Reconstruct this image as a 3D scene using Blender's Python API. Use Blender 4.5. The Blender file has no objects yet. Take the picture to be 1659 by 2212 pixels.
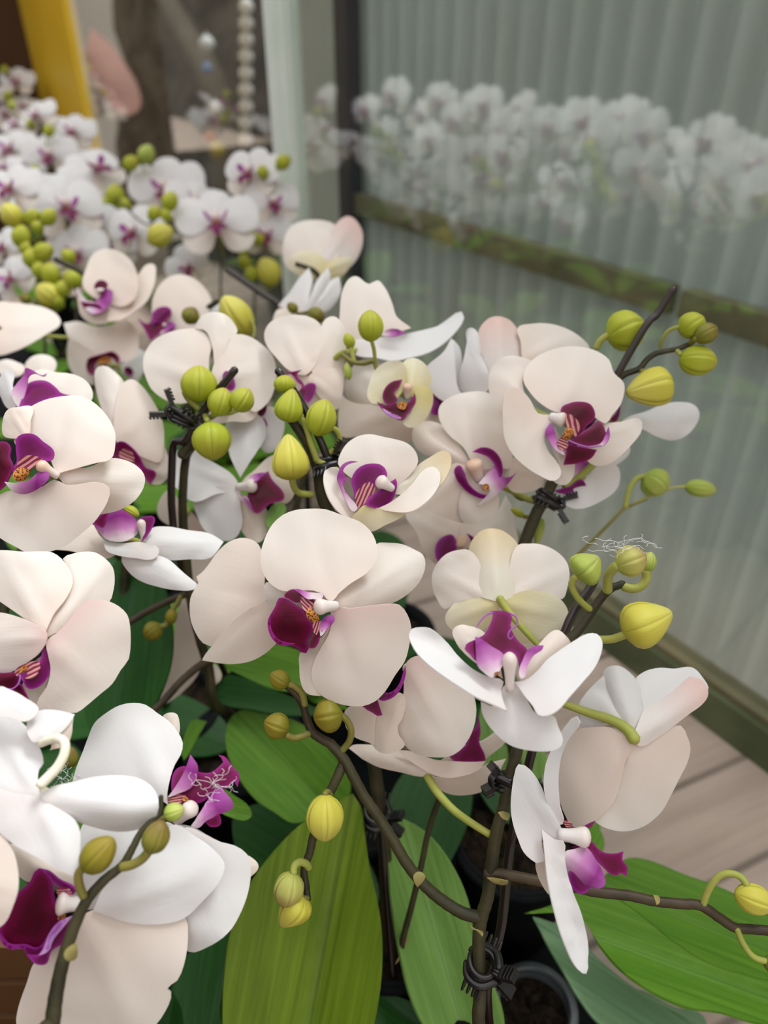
import bpy, math, random
import numpy as np
from mathutils import Vector, Matrix, geometry

# ------------------------------------------------------------------ camera, light, exposure
SC = bpy.context.scene
COL = SC.collection
random.seed(7)
FPX, CX, CY = 1600.0, 829.5, 1106.0
PITCH = math.radians(33.7)
CAM = Vector((0.0, 0.0, 0.61))
RT = Vector((1, 0, 0))
UP = Vector((0, math.sin(PITCH), math.cos(PITCH)))
FW = Vector((0, math.cos(PITCH), -math.sin(PITCH)))
cam = bpy.data.cameras.new('camera')
cam.sensor_fit = 'VERTICAL'
cam.sensor_height = 36.0
cam.lens = 36.0 * FPX / 2212.0
cam.clip_start = 0.01
cam.dof.use_dof = True
cam.dof.focus_distance = 0.345
cam.dof.aperture_fstop = 5.6
co = bpy.data.objects.new('camera', cam)
co.location = CAM
co.rotation_euler = (math.pi / 2 - PITCH, 0, 0)
COL.objects.link(co)
SC.camera = co
SC.view_settings.view_transform = 'Standard'
SC.view_settings.look = 'None'
SC.view_settings.gamma = 1.0
SC.view_settings.use_curve_mapping = False
SC.view_settings.exposure = 1.33
SC.cycles.max_bounces = 8
SC.cycles.transparent_max_bounces = 12

# overcast daylight: a sky brighter and cooler overhead than towards the horizon
w = bpy.data.worlds.new('overcast_sky')
SC.world = w
w.use_nodes = True
nt = w.node_tree
nt.nodes.clear()
tc = nt.nodes.new('ShaderNodeTexCoord')
sp = nt.nodes.new('ShaderNodeSeparateXYZ')
rp = nt.nodes.new('ShaderNodeValToRGB')
bg = nt.nodes.new('ShaderNodeBackground')
ow = nt.nodes.new('ShaderNodeOutputWorld')
nt.links.new(tc.outputs['Generated'], sp.inputs[0])
nt.links.new(sp.outputs['Z'], rp.inputs[0])
nt.links.new(rp.outputs[0], bg.inputs[0])
nt.links.new(bg.outputs[0], ow.inputs[0])
rp.color_ramp.elements[0].position = 0.0
rp.color_ramp.elements[0].color = (0.34, 0.29, 0.245, 1)
rp.color_ramp.elements[1].position = 0.9
rp.color_ramp.elements[1].color = (1.0, 1.0, 1.03, 1)
e = rp.color_ramp.elements.new(0.35)
e.color = (0.55, 0.50, 0.45, 1)
bg.inputs[1].default_value = 0.66
sun = bpy.data.lights.new('soft_sun', 'SUN')
sun.energy = 2.3
sun.angle = math.radians(24)
sun.color = (0.98, 0.99, 1.0)
so = bpy.data.objects.new('soft_sun', sun)
so.rotation_euler = Vector((-.42, -.30, -.86)).to_track_quat('-Z', 'Y').to_euler()
so.location = (0, 0, 3)
COL.objects.link(so)

# ------------------------------------------------------------------ space helpers
def ray(x, y):                      # direction through a photo pixel, unit depth
    return RT * ((x - CX) / FPX) + UP * (-(y - CY) / FPX) + FW

def at(x, y, z):                    # point at depth z behind a photo pixel
    return CAM + ray(x, y) * z

def cv(nx, ny, nz=None):            # a direction given as right / up / towards the viewer
    if nz is None:
        nz = math.sqrt(max(0.04, 1 - nx * nx - ny * ny))
    return (RT * nx + UP * ny - FW * nz).normalized()

VW = {'P': (0, 0, 1), '0': (0, 0, .42194), '1': (0, 550, .37372), 'C': (450, 550, .36166), '3': (900, 600, .4575),
      'L': (0, 1100, .36166), '5': (380, 1050, .37372), '6': (850, 1100, .3918), '7': (0, 1450, .36166),
      '8': (450, 1600, .42194), '9': (1000, 1400, .39723), 'X': (1150, 1000, .30681)}

def V(view, pts):
    ox, oy, s = VW[view]
    if isinstance(pts, str):
        pts = [tuple(float(v) for v in p.split(',')) for p in pts.split()]
    return [(ox + p[0] * s, oy + p[1] * s) for p in pts]

def V1(view, p):
    return V(view, [p])[0]

# the wall runs away to the left: t along it, q towards it, z up
WD = Vector((-0.5736, 0.8192, 0))
WN = Vector((0.8192, 0.5736, 0))

def W(t, q, z):
    return WD * t + WN * q + Vector((0, 0, z))

def t_at(px, py, q):                # where the sight line of a pixel meets the upright plane q
    d = ray(px, py)
    k = (q - CAM.dot(WN)) / d.dot(WN)
    p = CAM + d * k
    return p.dot(WD), p.z

# ------------------------------------------------------------------ objects
def link(name, me, parent=None, origin=None, mats=()):
    """link a mesh given in world coordinates with its origin at `origin`"""
    o = bpy.data.objects.new(name, me)
    COL.objects.link(o)
    org = Vector(origin) if origin is not None else Vector((0, 0, 0))
    if origin is not None:
        me.transform(Matrix.Translation(-org))
    o['_o'] = tuple(org)
    if parent is not None:
        o.parent = parent
        o.location = org - Vector(parent['_o'])
    else:
        o.location = org
    for m in mats:
        me.materials.append(m)
    return o

def thing(name, label, cat, loc, group=None):
    o = bpy.data.objects.new(name, None)
    o.empty_display_size = 0.02
    o.location = loc
    o['_o'] = tuple(loc)
    COL.objects.link(o)
    return tag(o, label, cat, group)

def tag(o, label, cat, group=None, kind=None):
    o['label'] = label
    o['category'] = cat
    if group:
        o['group'] = group
    if kind:
        o['kind'] = kind
    return o

def structure(o):
    o['kind'] = 'structure'
    return o

class MB:
    """collects vertices and faces with material index, uv and an edge value"""
    def __init__(s):
        s.v, s.f, s.mi, s.uv, s.ed, s.sharp = [], [], [], [], [], set()

    def add(s, verts, faces, mi=0, uv=None, ed=None, sharp=()):
        b = len(s.v)
        s.v += [tuple(p) for p in verts]
        s.f += [tuple(b + i for i in f) for f in faces]
        s.mi += [mi] * len(faces)
        s.uv += list(uv) if uv is not None else [(0.5, 0.5)] * len(verts)
        s.ed += list(ed) if ed is not None else [0.5] * len(verts)
        s.sharp |= {tuple(sorted((b + i, b + j))) for i, j in sharp}

    def mesh(s, name, smooth=True):
        me = bpy.data.meshes.new(name)
        me.from_pydata(s.v, [], s.f)
        me.polygons.foreach_set('material_index', s.mi)
        if smooth:
            me.polygons.foreach_set('use_smooth', [True] * len(s.f))
        uvl = me.uv_layers.new(name='UVMap')
        li = np.zeros(len(me.loops), dtype=np.int32)
        me.loops.foreach_get('vertex_index', li)
        uvl.data.foreach_set('uv', np.array(s.uv, dtype=np.float32)[li].ravel())
        a = me.attributes.new('edge', 'FLOAT', 'POINT')
        a.data.foreach_set('value', np.array(s.ed, dtype=np.float32))
        if s.sharp:
            for e in me.edges:
                if tuple(sorted(e.vertices)) in s.sharp:
                    e.use_edge_sharp = True
        me.update()
        return me

    def box(s, c, ax, ay, az, mi=0):
        c, ax, ay, az = map(Vector, (c, ax, ay, az))
        P = [c + ax * i + ay * j + az * k for i in (-1, 1) for j in (-1, 1) for k in (-1, 1)]
        F = [(0, 1, 3, 2), (4, 6, 7, 5), (0, 4, 5, 1), (2, 3, 7, 6), (0, 2, 6, 4), (1, 5, 7, 3)]
        s.add(P, F, mi)

    def tube(s, pts, rad, n=10, mi=0, sub=5, lump=0.0):
        """a round tube through world points; rad is one radius or one per point"""
        pts = [Vector(p) for p in pts]
        if not isinstance(rad, (list, tuple)):
            rad = [rad] * len(pts)
        P, R = [], []
        m = len(pts)
        for i in range(m - 1):
            a, b, c, d = pts[max(i - 1, 0)], pts[i], pts[i + 1], pts[min(i + 2, m - 1)]
            for k in range(sub):
                u = k / sub
                P.append(0.5 * ((2 * b) + (c - a) * u + (2 * a - 5 * b + 4 * c - d) * u * u + (3 * b - a - 3 * c + d) * u ** 3))
                R.append(rad[i] * (1 - u) + rad[i + 1] * u)
        P.append(pts[-1]); R.append(rad[-1])
        # rounded ends
        t0, t1 = (P[0] - P[1]).normalized(), (P[-1] - P[-2]).normalized()
        P = [P[0] + t0 * R[0] * .55] + P + [P[-1] + t1 * R[-1] * .55]
        R = [R[0] * .55] + R + [R[-1] * .55]
        verts, faces, uv = [], [], []
        up = Vector((0.31, 0.17, 0.93))
        tl = len(P)
        for i, p in enumerate(P):
            t = (P[min(i + 1, tl - 1)] - P[max(i - 1, 0)]).normalized()
            x = (up - t * up.dot(t))
            if x.length < 1e-4:
                x = t.orthogonal()
            x.normalize(); y = t.cross(x); up = x
            for k in range(n):
                a = 2 * math.pi * k / n
                r = R[i] * (1 + lump * math.sin(i * 2.1 + 1.7 * math.sin(a)))
                verts.append(p + (x * math.cos(a) + y * math.sin(a)) * r)
                uv.append((i / (tl - 1), k / n))
        for i in range(tl - 1):
            for k in range(n):
                faces.append((i * n + k, i * n + (k + 1) % n, (i + 1) * n + (k + 1) % n, (i + 1) * n + k))
        faces.append(tuple(range(n - 1, -1, -1)))
        faces.append(tuple((tl - 1) * n + k for k in range(n)))
        s.add(verts, faces, mi, uv)

    def lathe(s, base, tip, rad, prof, n=20, mi=0, groove=0.0, phase=0.3):
        """surface of revolution from base to tip; prof = [(u, r)]; groove cuts three seams"""
        base, tip = Vector(base), Vector(tip)
        ax = tip - base
        L = ax.length
        ax.normalize()
        x = ax.orthogonal().normalized()
        y = ax.cross(x)
        verts, faces, uv = [base], [], [(0, .5)]
        for (u, r) in prof:
            for k in range(n):
                a = 2 * math.pi * k / n
                q = ((a + phase) % (2 * math.pi / 5)) - math.pi / 5
                g = 1 - groove * math.exp(-(q / .11) ** 2) + groove * .35 * math.cos(5 * (a + phase) - math.pi)
                verts.append(base + ax * (L * u) + (x * math.cos(a) + y * math.sin(a)) * (rad * r * g))
                uv.append((u, k / n))
        m = len(prof)
        for k in range(n):
            faces.append((0, 1 + (k + 1) % n, 1 + k))
        for i in range(m - 1):
            for k in range(n):
                a, b = 1 + i * n + k, 1 + i * n + (k + 1) % n
                faces.append((a, b, b + n, a + n))
        verts.append(tip); uv.append((1, .5))
        e = len(verts) - 1
        for k in range(n):
            faces.append((e, 1 + (m - 1) * n + k, 1 + (m - 1) * n + (k + 1) % n))
        s.add(verts, faces, mi, uv)

    def torus(s, c, axis, R, r, n=24, m=8, mi=0, squash=1.0, arc=1.0):
        axis = Vector(axis).normalized(); x = axis.orthogonal().normalized(); y = axis.cross(x)
        verts, faces = [], []
        for i in range(n):
            a = 2 * math.pi * arc * i / n
            d = x * math.cos(a) + y * math.sin(a) * squash
            for k in range(m):
                b = 2 * math.pi * k / m
                verts.append(Vector(c) + d * (R + r * math.cos(b)) + axis * (r * math.sin(b)))
        for i in range(n):
            for k in range(m):
                faces.append((i * m + k, ((i + 1) % n) * m + k, ((i + 1) % n) * m + (k + 1) % m, i * m + (k + 1) % m))
        s.add(verts, faces, mi)

def smooth_loop(pts, step):
    """closed Catmull-Rom outline; corners sharper than 85 degrees stay corners"""
    P = [np.array(p, float) for p in pts]
    n = len(P)
    tan = []
    for i in range(n):
        a, b, c = P[i - 1], P[i], P[(i + 1) % n]
        u, v = a - b, c - b
        lu, lv = np.linalg.norm(u) + 1e-9, np.linalg.norm(v) + 1e-9
        cs = float(u @ v) / (lu * lv)
        if cs > 0.15:
            tan.append(None)
        else:
            d = (v / lv - u / lu)
            d /= (np.linalg.norm(d) + 1e-9)
            tan.append(d)
    out = []
    for i in range(n):
        a, b = P[i], P[(i + 1) % n]
        L = np.linalg.norm(b - a)
        ta = tan[i] * L if tan[i] is not None else (b - a)
        tb = tan[(i + 1) % n] * L if tan[(i + 1) % n] is not None else (b - a)
        k = max(1, int(round(L / step)))
        for j in range(k):
            u = j / k
            h1, h2 = 2 * u ** 3 - 3 * u * u + 1, u ** 3 - 2 * u * u + u
            h3, h4 = -2 * u ** 3 + 3 * u * u, u ** 3 - u * u
            out.append(a * h1 + ta * h2 + b * h3 + tb * h4)
    return out

def sheet(mb, pts, mapf, base, tip, thick=0.0006, res=15, mi=0):
    """fill an outline with a fine triangle net, lay it on the curved surface mapf(x, y, s, w) and give it thickness.
    s runs 0..1 from base to tip, w runs -1..1 across"""
    P = np.array(pts, float)
    size = max(np.ptp(P[:, 0]), np.ptp(P[:, 1]))
    h = size / res
    B = np.array(smooth_loop(pts, h * 0.8))
    nb = len(B)
    lo, hi = B.min(0), B.max(0)
    gx, gy = [], []
    row = 0
    y = lo[1]
    while y < hi[1]:
        x = lo[0] + (h / 2 if row % 2 else 0)
        while x < hi[0]:
            gx.append(x); gy.append(y)
            x += h
        y += h * .866
        row += 1
    A, Bn = B, np.roll(B, -1, axis=0)
    D = Bn - A
    DD = (D * D).sum(1) + 1e-12

    def dist(Q):
        d = Q[:, None, :] - A[None]
        u = np.clip((d * D[None]).sum(2) / DD[None], 0, 1)
        e = d - u[..., None] * D[None]
        return np.sqrt((e * e).sum(2)).min(1)

    def inside(Q):
        x, y = Q[:, 0][:, None], Q[:, 1][:, None]
        c = ((A[None, :, 1] > y) != (Bn[None, :, 1] > y)) & (x < (Bn[None, :, 0] - A[None, :, 0]) * (y - A[None, :, 1]) / (Bn[None, :, 1] - A[None, :, 1] + 1e-12) + A[None, :, 0])
        return (c.sum(1) % 2) == 1
    G = np.array([gx, gy]).T if gx else np.zeros((0, 2))
    if len(G):
        G = G[inside(G) & (dist(G) > h * .45)]
    allp = [Vector((float(p[0]), float(p[1]))) for p in B] + [Vector((float(p[0]), float(p[1]))) for p in G]
    r = geometry.delaunay_2d_cdt(allp, [], [list(range(nb))], 1, h * 1e-3)
    Q = np.array([tuple(v) for v in r[0]])
    F = [tuple(f) for f in r[2]]
    base, tip = np.array(base, float), np.array(tip, float)
    ax = tip - base
    L = np.linalg.norm(ax) + 1e-9
    ax /= L
    pr = np.array([-ax[1], ax[0]])
    S = ((Q - base) @ ax) / L
    C = (Q - base) @ pr
    hw = max(1e-6, np.abs(C).max())
    Wd = C / hw
    ed = dist(Q)
    ed = ed / max(1e-9, ed.max())
    n = len(Q)
    front = [mapf(float(q[0]), float(q[1]), float(s), float(c)) for q, s, c in zip(Q, S, Wd)]
    # orientation and vertex normals
    nor = [Vector((0, 0, 0)) for _ in range(n)]
    for f in F:
        a, b, c = (front[i] for i in f)
        g = (b - a).cross(c - a)
        for i in f:
            nor[i] += g
    cnt = {}
    for f in F:
        for i in range(3):
            k = tuple(sorted((f[i], f[(i + 1) % 3])))
            cnt[k] = cnt.get(k, 0) + 1
    back = []
    for i in range(n):
        g = nor[i].normalized() if nor[i].length > 0 else Vector((0, 0, 1))
        back.append(front[i] - g * thick)
    faces = list(F) + [(c + n, b + n, a + n) for a, b, c in F]
    sharp = []
    for f in F:
        for i in range(3):
            a, b = f[i], f[(i + 1) % 3]
            if cnt[tuple(sorted((a, b)))] == 1:
                faces.append((b, a, a + n, b + n))
                sharp += [(a, b), (a + n, b + n)]
    uv = [(float(s), float(c) * .5 + .5) for s, c in zip(S, Wd)]
    mb.add(front + back, faces, mi, uv + uv, list(ed) + list(ed), sharp)

def far_point(pts, b):
    return max(pts, key=lambda p: (p[0] - b[0]) ** 2 + (p[1] - b[1]) ** 2)

def traced_map(base, tip, z, n, a, b, c, ripple=0.0, seed=0.0, fold=0.0):
    """a leaf or petal surface: a plane through the base at depth z facing n, arched along (a), cupped across (b), creased (c)"""
    N = cv(*n)
    A = ray(*base) * z
    L = math.hypot(tip[0] - base[0], tip[1] - base[1]) * z / FPX
    AN = A.dot(N)

    def f(x, y, s, w):
        d = ray(x, y)
        den = d.dot(N)
        if den > -0.12:
            den = -0.12
        t = AN / den
        t = min(max(t, z * .72), z * 1.4)
        k = L * (a * s * s + b * w * w + fold * abs(w) + c * 1.7 * math.exp(-(w / .13) ** 2) * max(0, 1.05 - s) * min(1, 4 * abs(s)))
        if ripple:
            k += L * ripple * (math.sin(4.1 * s + 2.6 * w + seed) * .7 + math.sin(5.5 * w - 3.0 * s + 2 * seed) * .45 * abs(w) + .25 * math.sin(9 * s + 7 * w * s + seed)) * min(1, 1.4 * abs(s))
        return CAM + d * (t - k)
    return f
# ------------------------------------------------------------------ materials
def mat(name):
    m = bpy.data.materials.new(name)
    m.use_nodes = True
    t = m.node_tree
    for n in list(t.nodes):
        if n.type != 'OUTPUT_MATERIAL':
            t.nodes.remove(n)
    return m, t, t.nodes.get('Material Output') or t.nodes.new('ShaderNodeOutputMaterial')

def N(t, kind, **kw):
    n = t.nodes.new('ShaderNode' + kind)
    for k, v in kw.items():
        setattr(n, k, v)
    return n

def ramp(t, fac, stops):
    r = N(t, 'ValToRGB')
    e = r.color_ramp.elements
    while len(e) < len(stops):
        e.new(0.5)
    for i, (p, c) in enumerate(stops):
        e[i].position = p
        e[i].color = (*c, 1)
    if fac is not None:
        t.links.new(fac, r.inputs[0])
    return r.outputs[0]

def mixc(t, fac, a, b, mode='MIX'):
    m = N(t, 'Mix', data_type='RGBA', blend_type=mode)
    for s, v in ((m.inputs[0], fac), (m.inputs[6], a), (m.inputs[7], b)):
        if hasattr(v, 'default_value') or hasattr(v, 'is_output'):
            t.links.new(v, s)
        elif isinstance(v, (int, float)):
            s.default_value = v
        else:
            s.default_value = (*v, 1)
    return m.outputs[2]

def mathn(t, op, a, b=None):
    m = N(t, 'Math', operation=op)
    for s, v in ((m.inputs[0], a), (m.inputs[1], b)):
        if v is None:
            continue
        if isinstance(v, (int, float)):
            s.default_value = v
        else:
            t.links.new(v, s)
    return m.outputs[0]

def uvs(t):
    u = N(t, 'UVMap', uv_map='UVMap')
    s = N(t, 'SeparateXYZ')
    t.links.new(u.outputs[0], s.inputs[0])
    return u.outputs[0], s.outputs[0], s.outputs[1]

def noise(t, scale, vec=None, detail=3, rough=.5, stretch=None):
    n = N(t, 'TexNoise')
    n.inputs['Scale'].default_value = scale
    n.inputs['Detail'].default_value = detail
    n.inputs['Roughness'].default_value = rough
    if vec is None:
        tc_ = N(t, 'TexCoord')
        vec = tc_.outputs['Object']
    if stretch:
        mp = N(t, 'Mapping')
        mp.inputs['Scale'].default_value = stretch
        t.links.new(vec, mp.inputs[0])
        vec = mp.outputs[0]
    t.links.new(vec, n.inputs['Vector'])
    return n.outputs['Fac']

def finish(m, t, out, col, rough=.5, spec=.4, trans=0.0, tcol=None, bump=None, bstr=.2, bdist=.001, metal=0.0, coat=0.0):
    p = N(t, 'BsdfPrincipled')
    if isinstance(col, tuple):
        p.inputs['Base Color'].default_value = (*col, 1)
    else:
        t.links.new(col, p.inputs['Base Color'])
    if isinstance(rough, (int, float)):
        p.inputs['Roughness'].default_value = rough
    else:
        t.links.new(rough, p.inputs['Roughness'])
    p.inputs['Specular IOR Level'].default_value = spec
    p.inputs['Metallic'].default_value = metal
    p.inputs['Coat Weight'].default_value = coat
    nrm = None
    if bump is not None:
        b = N(t, 'Bump')
        b.inputs['Strength'].default_value = bstr
        b.inputs['Distance'].default_value = bdist
        t.links.new(bump, b.inputs['Height'])
        nrm = b.outputs[0]
        t.links.new(nrm, p.inputs['Normal'])
    if trans:
        tr = N(t, 'BsdfTranslucent')
        if tcol is None:
            tcol = col
        if isinstance(tcol, tuple):
            tr.inputs[0].default_value = (*tcol, 1)
        else:
            t.links.new(tcol, tr.inputs[0])
        if nrm is not None:
            t.links.new(nrm, tr.inputs['Normal'])
        mx = N(t, 'MixShader')
        mx.inputs[0].default_value = trans
        t.links.new(p.outputs[0], mx.inputs[1])
        t.links.new(tr.outputs[0], mx.inputs[2])
        t.links.new(mx.outputs[0], out.inputs[0])
    else:
        t.links.new(p.outputs[0], out.inputs[0])
    return m

def petal_mat(name, main, base, rim, blush=None):
    m, t, o = mat(name)
    uv, s, w_ = uvs(t)
    c = ramp(t, s, [(0.0, base), (0.42, main), (1.0, rim)])
    n = noise(t, 22, detail=2)
    c = mixc(t, mathn(t, 'MULTIPLY', n, .22), c, (0.84, 0.70, 0.62))
    if blush:
        c = mixc(t, ramp(t, s, [(0.55, (0, 0, 0)), (1.0, (.5, .5, .5))]), c, blush)
    v = mathn(t, 'ADD', noise(t, 1.0, uv, 2, .5, (1.6, 8, 1)), mathn(t, 'MULTIPLY', noise(t, 1.0, uv, 2, .5, (2.0, 26, 1)), .35))
    f = noise(t, 500, detail=1)
    h = mathn(t, 'ADD', v, mathn(t, 'MULTIPLY', f, .15))
    return finish(m, t, o, c, .45, .3, .36, None, h, .13, .0012)

M = {}
M['petal'] = petal_mat('petal_white', (.90, .825, .765), (.88, .77, .70), (.905, .86, .81))
M['petalb'] = petal_mat('petal_bright_white', (.84, .835, .84), (.83, .79, .78), (.85, .85, .855))
M['petalp'] = petal_mat('petal_pale_pink', (.885, .79, .715), (.86, .73, .66), (.90, .825, .755))
M['petalr'] = petal_mat('petal_blushed_base', (.89, .81, .755), (.83, .65, .62), (.90, .845, .79))
M['petaly'] = petal_mat('petal_yellow_flush', (.83, .77, .52), (.78, .70, .33), (.84, .80, .64))
M['petalys'] = petal_mat('petal_cream_back', (.86, .82, .70), (.86, .83, .70), (.80, .66, .40))
M['petalt'] = petal_mat('petal_pink_tip', (.86, .81, .78), (.86, .81, .78), (.84, .62, .57))

def edge_attr(t):
    a = N(t, 'Attribute')
    a.attribute_name = 'edge'
    return a.outputs['Fac']

m, t, o = mat('lip_crimson')
c = ramp(t, edge_attr(t), [(0.0, (.27, .010, .17)), (.2, (.14, .001, .034)), (.7, (.060, .0003, .009))])
c = mixc(t, mathn(t, 'MULTIPLY', noise(t, 60), .35), c, (.10, .001, .022))
M['dark'] = finish(m, t, o, c, .42, .25, .12, None, noise(t, 1, uvs(t)[0], 3, .5, (3, 30, 1)), .15, .0008)
m, t, o = mat('lip_magenta')
c = ramp(t, edge_attr(t), [(0.0, (.30, .016, .20)), (.3, (.17, .002, .062)), (.9, (.11, .001, .026))])
c = mixc(t, mathn(t, 'MULTIPLY', noise(t, 55), .3), c, (.12, .0, .05))
M['mag'] = finish(m, t, o, c, .42, .25, .18, None, noise(t, 1, uvs(t)[0], 3, .5, (3, 30, 1)), .15, .0008)
m, t, o = mat('lip_purple')
c = ramp(t, edge_attr(t), [(0.0, (.33, .025, .28)), (.35, (.18, .004, .115)), (1, (.125, .002, .055))])
M['pur'] = finish(m, t, o, c, .42, .25, .18, None, noise(t, 1, uvs(t)[0], 3, .5, (3, 30, 1)), .15, .0008)
m, t, o = mat('lip_lilac')
uv, s, w_ = uvs(t)
c = ramp(t, mathn(t, 'ADD', s, mathn(t, 'MULTIPLY', mathn(t, 'SUBTRACT', noise(t, 70), .5), .5)),
         [(0.08, (.80, .68, .72)), (.35, (.62, .24, .54)), (.7, (.33, .028, .28)), (1.0, (.44, .10, .42))])
M['lil'] = finish(m, t, o, c, .36, .4, .28, None, noise(t, 1, uv, 3, .5, (3, 30, 1)), .15, .0008)
m, t, o = mat('lip_rim_lilac')
c = ramp(t, edge_attr(t), [(0.0, (.62, .34, .66)), (.6, (.42, .10, .48))])
M['rim'] = finish(m, t, o, c, .4, .4, .28)
m, t, o = mat('lip_striped')
uv, s, w_ = uvs(t)
wv = N(t, 'TexWave', wave_type='BANDS', bands_direction='Y')
wv.inputs['Scale'].default_value = 1.5
wv.inputs['Distortion'].default_value = 2.5
wv.inputs['Detail'].default_value = 1.5
t.links.new(uv, wv.inputs[0])
c = ramp(t, wv.outputs['Fac'], [(.45, (.20, .010, .05)), (.62, (.60, .28, .25))])
M['str'] = finish(m, t, o, c, .45, .3, .15)
m, t, o = mat('lip_spotted_yellow')
vo = N(t, 'TexVoronoi')
vo.inputs['Scale'].default_value = 1100
tc2 = N(t, 'TexCoord')
t.links.new(tc2.outputs['Object'], vo.inputs['Vector'])
c = ramp(t, vo.outputs['Distance'], [(.36, (.13, .012, .01)), (.48, (.50, .20, .03)), (.9, (.60, .28, .05))])
M['spot'] = finish(m, t, o, c, .5, .3, .1)
m, t, o = mat('flower_column')
uv, s, w_ = uvs(t)
M['col'] = finish(m, t, o, ramp(t, s, [(0, (.86, .80, .79)), (.6, (.87, .80, .77)), (1, (.86, .74, .68))]), .35, .4, .25)
m, t, o = mat('flower_column_peach')
uv, s, w_ = uvs(t)
M['colp'] = finish(m, t, o, ramp(t, s, [(0, (.86, .78, .75)), (.6, (.83, .65, .55)), (1, (.80, .55, .40))]), .35, .4, .25)

def bud_mat(name, a, b, cc):
    m, t, o = mat(name)
    uv, s, w_ = uvs(t)
    c = ramp(t, s, [(0, a), (.5, b), (1, cc)])
    c = mixc(t, mathn(t, 'MULTIPLY', noise(t, 90), .35), c, (b[0] * .75, b[1] * .72, b[2] * .6))
    # the seams between the three closed sepals are drawn as darker lines
    q = mathn(t, 'ABSOLUTE', mathn(t, 'SUBTRACT', mathn(t, 'FRACT', mathn(t, 'ADD', mathn(t, 'MULTIPLY', w_, 5.0), .239)), .5))
    c = mixc(t, ramp(t, q, [(0.0, (.55, .55, .55)), (.06, (0, 0, 0))]), c, (b[0] * .45, b[1] * .5, b[2] * .4))
    return finish(m, t, o, c, .45, .3, .16, None, noise(t, 1, uv, 3, .5, (2, 40, 1)), .25, .001)

M['bud'] = bud_mat('bud_green', (.40, .47, .03), (.47, .51, .045), (.52, .48, .07))
M['budy'] = bud_mat('bud_yellow', (.60, .55, .07), (.69, .63, .10), (.74, .68, .17))
M['budg'] = bud_mat('bud_lime', (.36, .46, .07), (.45, .54, .11), (.52, .55, .16))
M['budo'] = bud_mat('bud_olive', (.20, .19, .02), (.27, .23, .02), (.30, .22, .03))
M['budb'] = bud_mat('bud_brown_green', (.20, .22, .03), (.26, .24, .04), (.20, .11, .03))
M['budr'] = bud_mat('bud_pale_scarred', (.44, .46, .10), (.54, .52, .15), (.48, .30, .12))

def stem_mat(name, a, b, sc=60):
    m, t, o = mat(name)
    n = noise(t, sc)
    return finish(m, t, o, ramp(t, n, [(.3, a), (.7, b)]), .5, .35, 0, None, noise(t, 350), .25, .0008)

M['stem'] = stem_mat('stem_dark_olive', (.022, .020, .008), (.060, .050, .020))
M['stemb'] = stem_mat('stem_brown', (.032, .020, .010), (.075, .050, .024))
M['ped'] = stem_mat('stalk_yellow_green', (.30, .34, .06), (.40, .40, .09))
M['pedo'] = stem_mat('stalk_olive', (.16, .16, .03), (.24, .20, .04))
M['pedw'] = stem_mat('stalk_cream', (.70, .66, .48), (.78, .72, .60))
M['bract'] = stem_mat('bract_straw', (.26, .23, .07), (.36, .30, .11))
M['stake'] = finish(*mat('stake_brown_plastic'), (.018, .010, .009), .22, .5)
M['clip'] = finish(*mat('clip_black_plastic'), (.012, .010, .010), .28, .5)
M['web'] = finish(*mat('cobweb_thread'), (.75, .75, .76), .6, .2)

def leaf_mat(name, a, b, ribs=16):
    m, t, o = mat(name)
    uv, s, w_ = uvs(t)
    v = noise(t, 1, uv, 3, .55, (1.2, ribs, 1))
    c = ramp(t, v, [(.3, a), (.7, b)])
    c = mixc(t, mathn(t, 'MULTIPLY', noise(t, 35), .25), c, (a[0] * .6, a[1] * .7, a[2] * .6))
    mid = ramp(t, mathn(t, 'ABSOLUTE', mathn(t, 'SUBTRACT', w_, .5)), [(0.0, (.45, .45, .45)), (.02, (0, 0, 0))])
    c = mixc(t, mid, c, (a[0] * .4, a[1] * .4, a[2] * .4))
    return finish(m, t, o, c, .42, .22, .14, (b[0] * 1.2, b[1] * 1.1, b[2]), v, .2, .002)

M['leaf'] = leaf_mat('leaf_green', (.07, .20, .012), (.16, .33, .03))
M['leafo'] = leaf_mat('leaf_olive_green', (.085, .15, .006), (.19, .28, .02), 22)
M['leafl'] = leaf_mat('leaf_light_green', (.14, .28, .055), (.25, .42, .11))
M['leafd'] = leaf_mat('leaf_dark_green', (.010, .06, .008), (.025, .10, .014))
M['leafb'] = leaf_mat('leaf_grey_green', (.12, .23, .11), (.20, .33, .17))

m, t, o = mat('pot_black_plastic')
M['pot'] = finish(m, t, o, ramp(t, noise(t, 30), [(.3, (.006, .007, .008)), (.7, (.012, .013, .014))]), .65, .06)
m, t, o = mat('potting_bark')
M['bark'] = finish(m, t, o, ramp(t, noise(t, 120, detail=5), [(.35, (.006, .005, .004)), (.7, (.045, .03, .018))]), .9, .1, 0, None, noise(t, 150), .8, .01)
m, t, o = mat('pot_wrap_clear_grey')
M['wrap'] = finish(m, t, o, ramp(t, noise(t, 25), [(.35, (.06, .075, .08)), (.65, (.16, .18, .185))]), .25, .5, .2)
# ------------------------------------------------------------------ builders for orchids
BUDPROF = [(.015, .16), (.06, .42), (.14, .68), (.25, .88), (.38, .98), (.50, 1.0), (.62, .95), (.74, .82), (.85, .62), (.93, .40), (.985, .17)]
EGGPROF = [(.015, .30), (.05, .55), (.12, .82), (.22, .97), (.34, 1.0), (.48, .94), (.62, .80), (.76, .60), (.88, .38), (.96, .20)]
COLPROF = [(.03, .55), (.15, .62), (.35, .66), (.55, .78), (.70, .95), (.82, 1.0), (.92, .80), (.98, .42)]

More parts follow.
